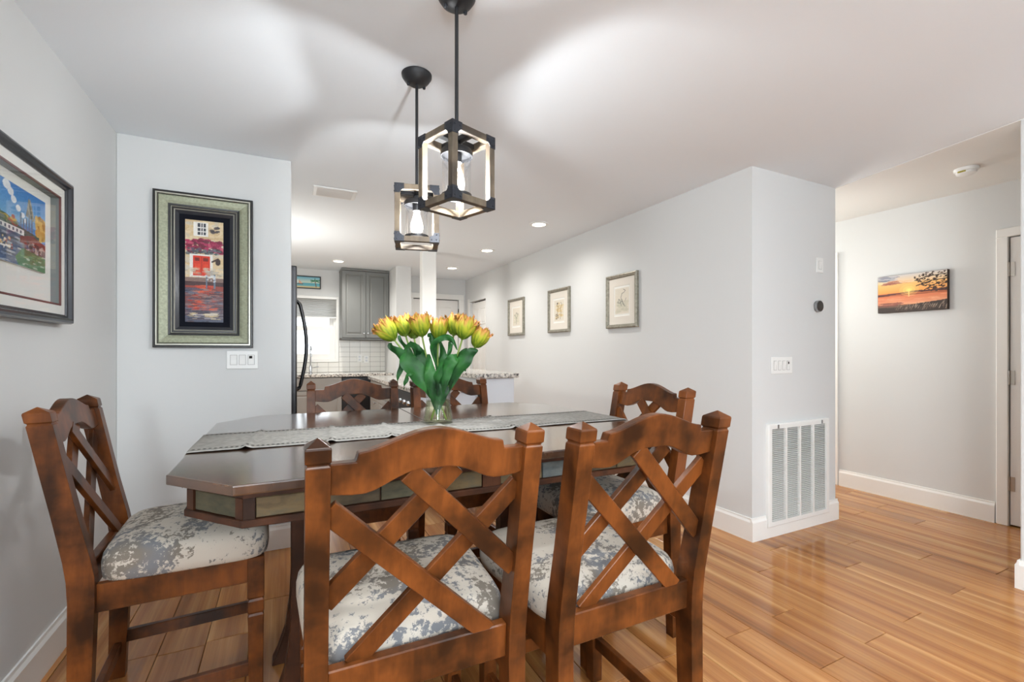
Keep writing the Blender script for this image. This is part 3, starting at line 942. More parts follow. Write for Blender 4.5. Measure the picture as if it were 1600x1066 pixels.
for v in (.085, .915):
    a = .01
    while a < L - .01:
        p = runner_pt(a, v); q = runner_pt(a + .008, v)
        for dz in (0,):
            vs = [b.verts.new((px, py + e, pz + .0030)) for (px, py, pz), e in ((p, -.007), (q, -.007), (q, .007), (p, .007))]
            b.faces.new(vs)
        a += .015
ho = obj('hemstitch', b, M_STITCH, rn); ho['kind'] = 'stuff'

# ================================================================== VASE AND TULIPS
VX, VY, VZ = .604, 1.972, TZ + .0052
vz = thing('vase', 'clear flared glass vase holding tulips on the linen runner', 'vase', (VX, VY, VZ))
vprof = [(.064, 0.0), (.066, .004), (.064, .02), (.058, .05), (.053, .085), (.0525, .105), (.056, .135), (.064, .165), (.0725, .192)]
b = nb()
lathe(b, vprof, (VX, VY, VZ), 40, cap=False)
lathe(b, [(1e-4, .0005), (.064, .0)], (VX, VY, VZ), 40, cap=False)
obj('glass', b, M_VASE, vz, smooth=True)
b = nb(); lathe(b, [(.0005, .010), (.060, .010), (.0615, .014), (.0605, .025), (.0555, .05), (.0515, .085), (.0512, .094), (.0005, .094)], (VX, VY, VZ), 32, cap=False)
obj('water', b, M_WATER, vz, smooth=True)

rx, ry = math.cos(R(YAW)), -math.sin(R(YAW))     # picture-right direction measured on the table
fx, fy = math.sin(R(YAW)), math.cos(R(YAW))
def vp(l, d, z): return Vector((VX + rx * l + fx * d, VY + ry * l + fy * d, z))

def petal_mesh(name, length, width, bulge, curl, seed):
    r_ = random.Random(seed)
    me = bpy.data.meshes.new(name)
    vs, fs, cs = [], [], []
    nu, nv = 8, 11
    for j in range(nv + 1):
        t_ = j / nv
        w = width * (math.sin(math.pi * min(1, t_ ** .8 * .80 + .10)) ** .6)
        rad = bulge * (math.sin(math.pi * (t_ * .74 + .03)) ** .62) + curl * max(0, t_ - .72) ** 2
        for i in range(nu + 1):
            u = i / nu * 2 - 1
            x = u * w / 2
            ru = .9 * (u * w / 2) ** 2 / max(bulge, .014)
            fr = max(0, t_ - .55)
            yy = rad - ru * (1 - .5 * fr) + .0016 * math.sin(u * 7 + seed) * t_ + .012 * fr * math.sin(u * 8.5 + seed * 1.7)
            z = length * t_ - .008 * u * u * t_ + .016 * fr * math.sin(u * 11 + seed * 2.3)
            vs.append((x, yy, z))
            g = np.array((84, 116, 22), float); yl = np.array((178, 178, 48), float); orr = np.array((200, 122, 80), float)
            streak = .16 * math.sin(u * 14 + seed) + .14 * (r_.random() - .5)
            k = t_ * .90 - .07 + streak + .20 * (abs(u) - .45)
            k = min(1, max(0, k))
            c = g * (1 - k / .5) + yl * (k / .5) if k < .5 else yl * (1 - min(1, (k - .5) / .42)) + orr * min(1, (k - .5) / .42)
            cs.append(srgb(*np.clip(c, 0, 255)))
    for j in range(nv):
        for i in range(nu):
            a = j * (nu + 1) + i
            fs.append((a, a + 1, a + nu + 2, a + nu + 1))
    me.from_pydata(vs, [], fs)
    ca = me.color_attributes.new('Col', 'FLOAT_COLOR', 'POINT')
    ca.data.foreach_set('color', np.array(cs, np.float32).ravel())
    me.materials.append(M_PETAL)
    me.shade_smooth()
    return me
PETALS = [petal_mesh('petal', .086, .054, .040, .0, 1), petal_mesh('petal', .092, .050, .040, .10, 2), petal_mesh('petal', .082, .056, .041, .22, 3)]
INNER = [petal_mesh('petal', .086, .042, .029, .0, 4), petal_mesh('petal', .094, .040, .025, .06, 5)]

def ribbon(name, pts, width, parent, seedv, fold=.25, label=None):
    """leaf blade along pts"""
    pts = [Vector(p) for p in pts]
    # catmull-rom resample
    dense = []
    P = [pts[0]] + pts + [pts[-1]]
    for i in range(1, len(P) - 2):
        for k in range(6):
            t_ = k / 6
            a, b_, c, d = P[i - 1], P[i], P[i + 1], P[i + 2]
            dense.append(.5 * ((2 * b_) + (c - a) * t_ + (2 * a - 5 * b_ + 4 * c - d) * t_ ** 2 + (3 * b_ - a - 3 * c + d) * t_ ** 3))
    dense.append(pts[-1])
    b = nb()
    rows = []
    n = len(dense)
    axis = Vector((fx, fy, 0)).lerp(Vector((rx, ry, 0)), .3 * math.sin(seedv)).normalized()
    for i, p in enumerate(dense):
        d = (dense[min(i + 1, n - 1)] - dense[max(i - 1, 0)]).normalized()
        s = d.cross(axis)
        if s.length < .1: s = Vector((1, 0, 0))
        s.normalize(); nn = s.cross(d)
        t_ = i / (n - 1)
        w = width * (math.sin(math.pi * (t_ ** 1.25 * .92 + .03)) ** 1.05 + .06 * (1 - t_))
        row = []
        for k in (-1, -.5, 0, .5, 1):
            row.append(b.verts.new(p + s * (k * w / 2 * (1 + .10 * math.sin(17 * t_ + seedv * 3 + k))) + nn * (fold * abs(k) * w * .5 + .011 * t_ * abs(k) * math.sin(15 * t_ + seedv + 2.4 * k))))
        rows.append(row)
    for r0, r1 in zip(rows, rows[1:]):
        for k in range(4): b.faces.new((r0[k], r0[k + 1], r1[k + 1], r1[k]))
    return obj(name, b, M_LEAF, parent, smooth=True)

Z = VZ
TUL = [  # l, d, z of bloom centre; tilt left(-)/right(+), tilt depth; label
    (-.215, -.02, 1.318, -.75, -.1, 'outermost left tulip, pale green bloom leaning to the left'),
    (-.165, .05, 1.345, -.30, .25, 'orange tipped tulip behind the leftmost bloom'),
    (-.075, -.01, 1.343, -.15, -.05, 'upright tulip bloom third from the left in the vase'),
    (.000, .03, 1.332, .05, .1, 'shorter tulip bloom in the middle of the bouquet'),
    (.068, .05, 1.350, .12, .2, 'tall tulip bloom half hidden just right of the middle'),
    (.120, -.03, 1.330, .25, -.1, 'large yellow green tulip bloom second from the right'),
    (.182, .00, 1.292, .45, .0, 'outermost right tulip, lowest reddish bloom'),
    (-.130, .10, 1.335, -.2, .5, 'tulip at the back of the bouquet, between two left blooms')]
def lp(x, y, d):        # measured leaf points: across and above the table, in 1/1766 m
    return ((x - 578.7) / 1766, d, Z + max(.012, (964 - y) / 1766))
def lf2(w, *pts): return ([lp(*p) for p in pts], w)
LEAVES = {
    0: [lf2(.040, (545, 800, .0), (430, 600, -.03), (330, 460, -.04), (240, 390, -.03), (205, 345, -.02)),
        lf2(.024, (520, 780, .0), (400, 580, -.04), (318, 490, -.05), (300, 560, -.05), (282, 650, -.05)),
        lf2(.030, (500, 720, .02), (400, 520, .02), (330, 400, .01), (265, 285, .01))],
    1: [lf2(.080, (575, 850, -.01), (520, 690, -.045), (425, 560, -.055), (360, 460, -.05), (340, 385, -.03)),
        lf2(.018, (500, 720, -.01), (420, 590, -.05), (362, 590, -.06), (350, 640, -.06), (332, 695, -.06))],
    2: [lf2(.046, (560, 840, .01), (530, 680, -.02), (500, 560, -.02), (450, 440, -.01), (420, 365, .01)),
        lf2(.026, (530, 740, .01), (420, 480, .0), (440, 400, -.03), (360, 360, -.02), (300, 460, -.02))],
    3: [lf2(.046, (565, 860, -.03), (545, 700, -.055), (535, 560, -.06), (515, 430, -.04)),
        lf2(.026, (600, 620, .0), (540, 420, -.02), (560, 345, -.04), (640, 305, -.05), (700, 320, -.045), (735, 400, -.04))],
    4: [lf2(.036, (585, 820, .02), (600, 620, .02), (610, 460, .02), (590, 330, .03)),
        lf2(.022, (620, 700, .02), (660, 440, .0), (685, 340, -.02), (675, 400, -.03), (660, 470, -.03)),
        lf2(.032, (590, 720, .02), (560, 480, .02), (520, 300, .03), (485, 290, .03))],
    5: [lf2(.060, (590, 860, -.02), (620, 700, -.045), (645, 560, -.055), (700, 470, -.05), (730, 430, -.03)),
        lf2(.034, (590, 800, -.03), (585, 660, -.06), (600, 550, -.065), (655, 425, -.055))],
    6: [lf2(.058, (600, 820, .0), (690, 640, -.01), (760, 520, -.02), (830, 430, -.02), (888, 395, -.01)),
        lf2(.026, (620, 760, .0), (730, 560, .01), (775, 470, .0), (792, 500, .0), (788, 565, .0)),
        lf2(.040, (600, 800, .02), (680, 600, .03), (740, 460, .03), (800, 385, .03))],
    7: [lf2(.052, (560, 800, .03), (480, 600, .05), (420, 440, .06), (330, 330, .07)),
        lf2(.064, (580, 900, -.035), (600, 780, -.04), (615, 700, -.045), (600, 610, -.04))]}
for i, (l, d, z, tl, td, lab) in enumerate(TUL):
    base = vp((-l) * .16 + .012 * math.sin(i * 2.1), .02 * math.cos(i * 1.7), VZ + .012)
    t = thing('tulip', lab, 'flower', base, 0, 'tulips in the vase')
    head = vp(l, d, z)
    axis = (Vector((rx, ry, 0)) * tl + Vector((fx, fy, 0)) * td + Vector((0, 0, 1))).normalized()
    hb = head - axis * .042
    neck = vp(l * .12, d * .15, VZ + .17)
    pts = []
    for k in range(15):
        s = k / 14
        c0, c1, c2, c3 = base, neck, hb - axis * .12, hb
        pts.append(c0 * (1 - s) ** 3 + c1 * 3 * s * (1 - s) ** 2 + c2 * 3 * s * s * (1 - s) + c3 * s ** 3)
    b = nb(); tube(b, pts, .0040, 7); obj('stem', b, M_STEM, t, smooth=True)
    rot = Vector((0, 0, 1)).rotation_difference(axis).to_matrix().to_4x4()
    b = nb(); lathe(b, [(.004, -.006), (.014, .002), (.019, .016), (.012, .034), (.002, .045)], (0, 0, 0), 12)
    bmesh.ops.transform(b, matrix=rot, verts=b.verts)
    bmesh.ops.translate(b, verts=b.verts, vec=hb - base)
    core = obj('bloom', b, M_STEM, t, smooth=True, local=True)
    sc = {5: 1.10, 0: 1.08, 2: 1.05}.get(i, 1.0)
    for k in range(13):
        if k < 7: me, ang, s_, open_ = PETALS[(k + i) % 3], k * 2 * math.pi / 7 + i, 1.0, -.02 + .09 * ((k * 37 + i * 11) % 5) / 5
        else: me, ang, s_, open_ = INNER[k % 2], k * 2 * math.pi / 6 + i * .7, 1.05, .05 * ((k * 13 + i) % 3)
        o = bpy.data.objects.new('petal', me); COL.objects.link(o); o.parent = core
        M = Matrix.Translation(hb - base) @ rot @ Matrix.Rotation(ang, 4, 'Z') @ Matrix.Rotation(-open_, 4, 'X') @ Matrix.Scale(s_ * sc, 4)
        o.matrix_local = M
    for ctrl, wd in LEAVES.get(i, []):
        ribbon('leaf', [vp(*c) for c in ctrl], wd, t, i * 1.3 + wd * 40)

# ================================================================== PENDANTS
def make_pendant(loc, rot, lab, zb=1.713, Hc=.242, S=.182):
    t = thing('pendant_lamp', lab, 'pendant lamp', (loc[0], loc[1], CEIL), 0, 'caged pendants above the table')
    g = lambda: nb()
    zt = zb + Hc - CEIL; z0 = zb - CEIL
    b = nb(); lathe(b, [(.002, -.045), (.030, -.045), (.052, -.030), (.064, -.012), (.065, -.002), (.002, -.002)], (0, 0, 0), 32); obj('canopy', b, M_BLACK, t, smooth=40, local=True)
    for s in (-1, 1):
        b = nb(); lathe(b, [(.001, -.050), (.006, -.049), (.007, -.044), (.007, -.030)], (s * .035, .01, 0), 10); obj('canopy_screw', b, M_BRACKET, t, smooth=40, local=True)
    b = nb(); tube(b, [(0, 0, -.04), (0, 0, zt - .02)], .0065, 12); obj('rod', b, M_BLACK, t, smooth=40, local=True)
    h = S / 2; w = .022
    rotm = Matrix.Rotation(rot, 4, 'Z')
    def part(name, b, m, **k):
        bmesh.ops.transform(b, matrix=rotm, verts=b.verts)
        return obj(name, b, m, t, local=True, **k)
    for sx, sy in ((-1, -1), (1, -1), (1, 1), (-1, 1)):
        cx, cy = sx * (h - w / 2), sy * (h - w / 2)
        b = nb(); box(b, cx - w / 2, cx + w / 2, cy - w / 2, cy + w / 2, z0, zt); part('upright', b, M_PENDWOOD, bev=.001)
    for zz in (z0, zt - w):
        for k in range(4):
            b = nb()
            if k < 2:
                y = (-1, 1)[k] * (h - w / 2); box(b, -h + w, h - w, y - w / 2, y + w / 2, zz, zz + w)
            else:
                x = (-1, 1)[k - 2] * (h - w / 2); box(b, x - w / 2, x + w / 2, -h + w, h - w, zz, zz + w)
            part('crossbar', b, M_PENDWOOD, bev=.001)
    # iron corner brackets with rivets
    e = .0012
    for sx, sy in ((-1, -1), (1, -1), (1, 1), (-1, 1)):
        for zc, sz in ((z0, 1), (zt, -1)):
            b = nb()
            X, Y = sx * (h + e), sy * (h + e)
            ZZ = zc - sz * e
            l = .040; cut = .012
            def plate(fn):
                q = [(0, 0), (l, 0), (l, w + .002), (w + cut, w + .002), (w + .002, w + cut), (w + .002, l), (0, l)]
                rings(b, [[fn(a, c, 0) for a, c in q], [fn(a, c, .0011) for a, c in q]])
            plate(lambda a, c, d: (X - sx * a, Y - sy * d, ZZ + sz * c))
            plate(lambda a, c, d: (X - sx * d, Y - sy * a, ZZ + sz * c))
            plate(lambda a, c, d: (X - sx * a, Y - sy * c, ZZ + sz * d))
            for a, c in ((.011, .011), (.032, .011), (.011, .032)):
                lathe(b, [(.0035, 0), (.003, .0015), (.0005, .002)] if sy > 0 else [(.0035, 0), (.003, -.0015), (.0005, -.002)], (X - sx * a, Y, ZZ + sz * c), 6, 'Y')
                lathe(b, [(.0035, 0), (.003, sx * .0015), (.0005, sx * .002)], (X, Y - sy * a, ZZ + sz * c), 6, 'X')
            part('corner_bracket', b, M_BRACKET)
    # top strap, socket cap, glass cylinder, bulb
    b = nb(); box(b, -h + w, h - w, -.012, .012, zt - w + .002, zt - .004); box(b, -.012, .012, -h + w, h - w, zt - w + .002, zt - .004); part('top_strap', b, M_BLACK, bev=.001)
    zc = zt - .055
    b = nb(); lathe(b, [(.002, .038), (.014, .036), (.016, .016), (.050, .012), (.054, .006), (.054, -.010), (.050, -.010), (.050, .0), (.018, .0), (.018, -.03), (.002, -.03)], (0, 0, zc), 32); part('socket_cap', b, M_BLACK, smooth=40)
    b = nb(); lathe(b, [(.048, -.006), (.048, -.145)], (0, 0, zc), 36, cap=False); part('glass_shade', b, M_SHADE, smooth=True)
    b = nb(); lathe(b, [(.0475, -.138), (.051, -.138), (.051, -.148), (.0475, -.148), (.0475, -.138)], (0, 0, zc), 36, cap=False); part('glass_rim', b, M_BLACK, smooth=40)
    b = nb(); lathe(b, [(.013, -.030), (.013, -.040), (.019, -.062), (.026, -.085), (.028, -.102), (.024, -.118), (.012, -.130), (.001, -.133)], (0, 0, zc), 20, cap=False); bo = part('bulb', b, M_LITBULB, smooth=True)
    b = nb()
    for k in range(8):
        a = k * math.pi / 4; a2 = a + math.pi / 8
        tube(b, [(.008 * math.cos(a), .008 * math.sin(a), zc - .052), (.013 * math.cos(a2), .013 * math.sin(a2), zc - .108)], .0016, 5)
    bmesh.ops.transform(b, matrix=rotm, verts=b.verts)
    obj('filament', b, M_BULB, bo, local=True)
    l = bpy.data.lights.new('bulb_light', 'POINT'); l.energy = 23; l.color = (.93, .97, 1.0); l.shadow_soft_size = .014
    lo = bpy.data.objects.new('bulb_light', l); COL.objects.link(lo); lo.parent = t; lo.location = (0, 0, zc - .088)
    return t
make_pendant((.518, 1.480), R(20), 'nearer caged pendant lamp, turned corner on, in front of the other lamp')
make_pendant((.512, 1.985), R(-14), 'farther caged pendant lamp, lower in view above the vase', 1.692, .238)

# ================================================================== PICTURES
# canal painting on the back wall
PX0, PX1, PZ0, PZ1 = -.672, -.181, 1.257, 2.150
pf = thing('framed_painting', 'framed canal painting with a red door, in a wide green-silver frame', 'painting', (PX0, YP, PZ0))
w_, h_ = PX1 - PX0, PZ1 - PZ0
a3 = ((PX0, YP, PZ0), (1, 0, 0), (0, 0, 1), w_, h_, (0, -1, 0))
def fs(name, prof, m):
    b = nb(); frame_sweep(b, *a3, prof); return obj(name, b, m, pf)
fs('outer_edge', [(0, 0), (0, .030), (.003, .034), (.010, .034), (.0115, .030)], M_BLKSTRIPE)
fs('silver_bead', [(.0115, .030), (.014, .038), (.020, .038), (.0225, .033)], M_SILVER)
fs('dark_groove', [(.0225, .033), (.0235, .030), (.0255, .030)], M_BLKSTRIPE)
fs('green_silver_moulding', [(.0255, .030), (.030, .033), (.055, .029), (.070, .024)], M_GREENSILVER)
fs('inner_black_band', [(.070, .024), (.071, .028), (.080, .026), (.082, .022)], M_BLKSTRIPE)
fs('silver_bead', [(.082, .022), (.084, .026), (.087, .024)], M_SILVER)
fs('inner_black_band', [(.087, .024), (.089, .020), (.096, .020)], M_BLKSTRIPE)
fs('silver_bead', [(.096, .020), (.098, .025), (.102, .022)], M_SILVER)
fs('sloped_liner', [(.102, .022), (.121, .012)], M_BLKFRAME)
fs('mat_board', [(.121, .012), (.121, .0105), (w_ / 2 - .001, .0105)], M_BLKMAT)
cv = Canvas(84, 210, (214, 190, 150))
cv.dabs(160, (0, 0, 1, .5), .10, .02, [(222, 200, 160), (206, 176, 130), (230, 212, 180), (190, 160, 120), (196, 190, 180)], .5)
cv.rect(0, .20, 1, .222, (150, 132, 116), .8)
cv.rect(.22, .02, .60, .155, (232, 228, 220)); cv.rect(.32, .028, .54, .145, (64, 66, 74))
for u in (.40, .47): cv.rect(u - .012, .028, u + .012, .145, (225, 222, 216))
for v in (.07, .108): cv.rect(.32, v - .004, .54, v + .004, (225, 222, 216))
cv.dabs(10, (.66, .06, .86, .11), .06, .012, [(70, 66, 70), (98, 84, 80)], .8)
cv.dabs(120, (.04, .19, .95, .31), .07, .014, [(150, 36, 74), (176, 52, 92), (120, 30, 60), (96, 40, 54), (196, 84, 110)], .85)
cv.dabs(50, (.05, .28, .9, .34), .05, .012, [(72, 86, 96), (98, 112, 118), (60, 66, 60)], .7)
cv.rect(.12, .335, .72, .555, (228, 224, 216)); cv.rect(.20, .350, .64, .545, (208, 52, 24))
cv.rect(.415, .350, .43, .545, (150, 32, 16)); cv.rect(.25, .365, .37, .40, (120, 34, 22)); cv.rect(.47, .365, .59, .40, (120, 34, 22))
cv.rect(.24, .43, .38, .52, (224, 70, 34), .7); cv.rect(.46, .43, .60, .52, (224, 70, 34), .7)
cv.ell(.85, .40, .07, .035, (60, 44, 40)); cv.line([(.7, .40), (.85, .37)], .02, (60, 44, 40))
cv.dabs(60, (0, .47, 1, .57), .09, .01, [(196, 188, 176), (150, 140, 130), (210, 196, 170)], .5)
cv.rect(0, .56, 1, .60, (146, 116, 104)); cv.rect(0, .60, 1, .645, (72, 44, 44))
for v in (.57, .585): cv.rect(0, v, 1, v + .004, (90, 70, 64))
cv.grad(.645, 1, (150, 60, 46), (70, 76, 96))
cv.dabs(110, (.12, .64, .75, .88), .12, .008, [(206, 70, 40), (228, 100, 60), (170, 44, 30), (120, 40, 40)], .75)
cv.dabs(130, (0, .66, 1, 1), .13, .007, [(64, 70, 92), (96, 104, 124), (44, 44, 60), (134, 120, 118), (84, 60, 66)], .6)
cv.dabs(26, (.1, .9, .9, .97), .12, .006, [(190, 186, 190), (222, 200, 150)], .6)
cv.line([(.55, .54), (.55, .66)], .02, (96, 110, 126)); cv.line([(.76, .53), (.76, .66)], .02, (96, 110, 126)); cv.dabs(14, (.5, .53, .8, .6), .03, .008, [(210, 214, 220)], .7)
cv.speckle(6)
print_mesh('print', cv, (-.523, YP - .0125, 2.000), (.188, 0, 0), (0, 0, -.594), pf, M_GLOSSPRINT)

# shadow-box picture on the left wall
LY0, LY1, LZ0, LZ1 = 1.70, 2.515, 1.345, 1.92
lf_ = thing('framed_picture', 'black framed harbour picture with a white mat on the left wall', 'picture', (XL, LY0, LZ0))
a4 = ((XL, LY0, LZ0), (0, 1, 0), (0, 0, 1), LY1 - LY0, LZ1 - LZ0, (1, 0, 0))
def fl(name, prof, m):
    b = nb(); frame_sweep(b, *a4, prof); return obj(name, b, m, lf_)
fl('frame', [(0, 0), (0, .040), (.004, .050), (.012, .053), (.020, .050), (.026, .040), (.034, .038), (.036, .032)], M_BLKFRAME)
fl('mat_board', [(.036, .032), (.070, .031)], M_MATB)
fl('mat_edge', [(.070, .031), (.071, .034), (.077, .034), (.078, .029)], M_MAROON)
fl('box_liner', [(.078, .029), (.079, .004)], mat('shadow_box_liner', (120, 126, 124), .8))
fl('backing', [(.079, .004), (.285, .004)], M_MATB)
cv = Canvas(180, 130, (74, 140, 204))
cv.grad(0, .45, (56, 126, 200), (120, 178, 220))
for (u, v, r_) in ((.50, .12, .05), (.54, .2, .045), (.6, .28, .04), (.66, .34, .035), (.7, .40, .03), (.45, .06, .06), (.3, .15, .08), (.2, .1, .07)): cv.ell(u, v, r_ * .8, r_, (232, 236, 240))
cv.poly([(.74, .08), (.77, .1), (.83, .34), (.80, .36), (.70, .33), (.72, .22)], (150, 146, 128)); cv.poly([(.72, .22), (.70, .33), (.76, .30)], (110, 108, 98)); cv.line([(.75, .14), (.79, .33)], .006, (84, 84, 82))
cv.dabs(60, (.86, .28, .98, .58), .035, .045, [(206, 158, 66), (180, 130, 52), (224, 184, 96)], .9)
for u in (.62, .66, .70, .74, .78): cv.rect(u, .34 + .05 * math.sin(u * 40), u + .022, .56, (104, 126, 150))
cv.poly([(0, .5), (.25, .40), (.45, .42), (.62, .5), (.9, .54), (.9, .6), (0, .6)], (70, 96, 84))
cv.dabs(40, (0, .40, .6, .52), .04, .02, [(214, 176, 62), (84, 110, 74), (120, 128, 130), (190, 70, 56)], .8)
cv.rect(0, .53, .68, .60, (228, 228, 224))
for u in np.arange(.02, .66, .05): cv.rect(u, .545, u + .022, .585, (98, 104, 118))
cv.grad(.60, 1, (96, 108, 128), (62, 92, 136))
cv.dabs(160, (0, .6, 1, 1), .05, .012, [(150, 164, 184), (50, 66, 100), (96, 118, 140), (210, 214, 218), (70, 80, 70)], .6)
cv.poly([(.62, .62), (.80, .55), (1, .62), (1, .70), (.62, .70)], (128, 60, 52))
cv.dabs(50, (.68, .66, .98, .78), .02, .02, [(66, 60, 58), (196, 188, 176), (110, 120, 116)], .8)
cv.poly([(.56, .9), (.66, .76), (1, .80), (1, 1), (.60, 1)], (62, 122, 80)); cv.dabs(30, (.6, .78, 1, .98), .03, .012, [(52, 100, 66), (110, 156, 96), (220, 216, 210)], .7)
cv.dabs(70, (0, .70, .52, .84), .012, .018, [(228, 204, 150), (196, 98, 70), (240, 236, 226), (66, 60, 66)], .85)
cv.line([(0, .86), (.5, .80)], .008, (232, 232, 230))
cv.speckle(7)
b = nb(); box(b, XL + .004, XL + .014, 1.87, 2.362, 1.530, 1.800); obj('raised_card', b, M_MATB, lf_)
print_mesh('print', cv, (XL + .0146, 1.87, 1.800), (0, .492, 0), (0, 0, -.270), lf_, M_GLOSSPRINT)
b = nb(); box(b, XL + .0355, XL + .037, LY0 + .034, LY1 - .034, LZ0 + .034, LZ1 - .034); obj('glazing', b, M_GLAZING, lf_)

# three small drawings on the long wall
def sketch(kind):
    c = Canvas(60, 90, (226, 218, 204))
    c.rect(.05, .04, .95, .96, (222, 214, 198))
    if kind == 0:
        c.dabs(40, (.2, .35, .8, .85), .10, .04, [(206, 202, 178), (190, 190, 166)], .35)
        c.line([(.5, .9), (.5, .55), (.3, .42)], .012, (120, 118, 104)); c.line([(.5, .62), (.68, .40)], .012, (120, 118, 104))
        for u, v in ((.3, .40), (.68, .36), (.52, .3)): c.ell(u, v, .09, .05, (150, 146, 130), .8); c.ell(u, v, .05, .03, (206, 200, 186), .8)
    elif kind == 1:
        c.dabs(40, (.2, .15, .85, .9), .12, .05, [(218, 192, 140), (206, 176, 120)], .4)
        c.line([(.35, .12), (.28, .25), (.42, .32), (.34, .6), (.3, .9)], .015, (96, 80, 66)); c.line([(.66, .12), (.78, .25), (.62, .4), (.7, .7), (.6, .92)], .014, (120, 100, 76))
        c.ell(.34, .17, .06, .04, (72, 60, 54)); c.dabs(18, (.15, .66, .45, .9), .05, .02, [(90, 82, 78)], .6)
    else:
        c.dabs(40, (.1, .45, .9, .95), .14, .05, [(204, 200, 180), (188, 186, 168)], .45)
        c.line([(.60, .06), (.74, .12), (.66, .18), (.5, .22), (.42, .38), (.54, .52), (.62, .66)], .012, (84, 84, 86))
        c.line([(.3, .42), (.2, .55), (.36, .58), (.5, .5), (.6, .62), (.72, .72)], .012, (84, 84, 86)); c.line([(.25, .42), (.36, .46), (.46, .70)], .012, (110, 110, 108)); c.line([(.8, .4), (.7, .52)], .01, (120, 120, 116))
    c.speckle(3)
    return c
GAL = [(5.615, 5.165, 'farthest of three small framed drawings on the long wall, a flower sketch'),
       (4.560, 4.120, 'middle of three small framed drawings on the long wall, with ochre figures'),
       (3.490, 3.068, 'nearest of three small framed drawings on the long wall, a line drawing')]
for k, (y1, y0, lab) in enumerate(GAL):
    z0, z1 = 1.448, 1.932
    g = thing('framed_drawing', lab, 'drawing', (XG, y1, z0), 0, 'framed drawings on the long wall')
    aa = ((XG, y1, z0), (0, -1, 0), (0, 0, 1), y1 - y0, z1 - z0, (-1, 0, 0))
    def fg(name, prof, m):
        b = nb(); frame_sweep(b, *aa, prof); return obj(name, b, m, g)
    fg('frame', [(0, 0), (0, .026), (.004, .030), (.012, .032), (.018, .026), (.026, .026), (.032, .020), (.034, .012)], M_PEWTER)
    fg('mat_board', [(.034, .012), (.105, .012)], M_MATG)
    fg('mat_board', [(.105, .012), (.108, .009), (.2, .009)], M_MATB)
    print_mesh('print', sketch(k), (XG - .0098, y1 - .115, z1 - .125), (0, -(y1 - y0 - .23), 0), (0, 0, -(z1 - z0 - .25)), g)

# sunset canvas in the hall
cvn = thing('canvas_print', 'unframed sunset over water canvas with a dark tree branch, on the hall wall', 'canvas', (XH, 2.163, 1.561))
b = nb(); box(b, XH - .036, XH - .001, 1.699, 2.163, 1.561, 1.869); obj('stretcher_block', b, mat('canvas_edge', (70, 56, 50), .8), cvn, bev=.002)
cv = Canvas(150, 96, (228, 190, 150))
cv.grad(0, .22, (206, 200, 200), (236, 200, 150)); cv.grad(.22, .48, (240, 190, 120), (238, 158, 84)); cv.grad(.48, .56, (226, 130, 76), (150, 84, 62)); cv.grad(.56, .80, (214, 122, 82), (226, 156, 122)); cv.grad(.80, 1, (120, 92, 76), (70, 58, 52))
cv.dabs(40, (0, .02, .26, .15), .08, .02, [(112, 118, 134), (146, 146, 156), (190, 188, 192)], .6)
cv.dabs(30, (.1, .16, .5, .24), .08, .015, [(214, 150, 106), (240, 214, 176)], .5)
cv.dabs(14, (.12, .17, .34, .24), .07, .018, [(150, 92, 80)], .5)
cv.poly([(0, .50), (.3, .49), (.55, .455), (.75, .47), (1, .44), (1, .52), (.5, .50), (0, .56)], (92, 58, 56))
for r_, a_ in ((.16, .25), (.10, .35), (.05, .6), (.022, 1)): cv.ell(.475, .43, r_ * .9, r_, (255, 226, 130), a_)
cv.line([(.475, .47), (.475, .60)], .006, (255, 222, 140), .9)
cv.dabs(50, (0, .56, 1, .82), .10, .01, [(230, 150, 100), (206, 116, 86), (240, 180, 140)], .4)
cv.dabs(22, (0, .74, .34, .84), .07, .02, [(120, 74, 66), (150, 92, 78)], .6)
cv.poly([(0, .86), (.3, .88), (.6, .80), (.9, .76), (1, .74), (1, 1), (0, 1)], (66, 56, 52))
for _ in range(70):
    u = cv.r.uniform(.25, 1); v = cv.r.uniform(.84, .98)
    cv.line([(u, v), (u + .02, v - .07)], .004, [(150, 128, 110), (110, 92, 80), (180, 160, 140)][cv.r.randint(3)], .7)
cv.line([(1, .22), (.8, .24), (.58, .34)], .008, (50, 38, 34)); cv.line([(1, .1), (.75, .12), (.56, .2)], .007, (50, 38, 34)); cv.line([(.98, .3), (.8, .36), (.66, .5)], .006, (50, 38, 34))
for _ in range(190):
    u = cv.r.uniform(.55, 1); v = cv.r.uniform(.02, .54)
    if v > .12 + (u - .5) * 1.4 or v < .10 - (u - .55) * .5: continue
    cv.ell(u, v, .016 * cv.r.uniform(.6, 1.3), .014 * cv.r.uniform(.6, 1.3), [(64, 48, 42), (84, 62, 52), (50, 38, 34)][cv.r.randint(3)], .95)
print_mesh('print', cv, (XH - .0365, 2.161, 1.867), (0, -.460, 0), (0, 0, -.304), cvn)

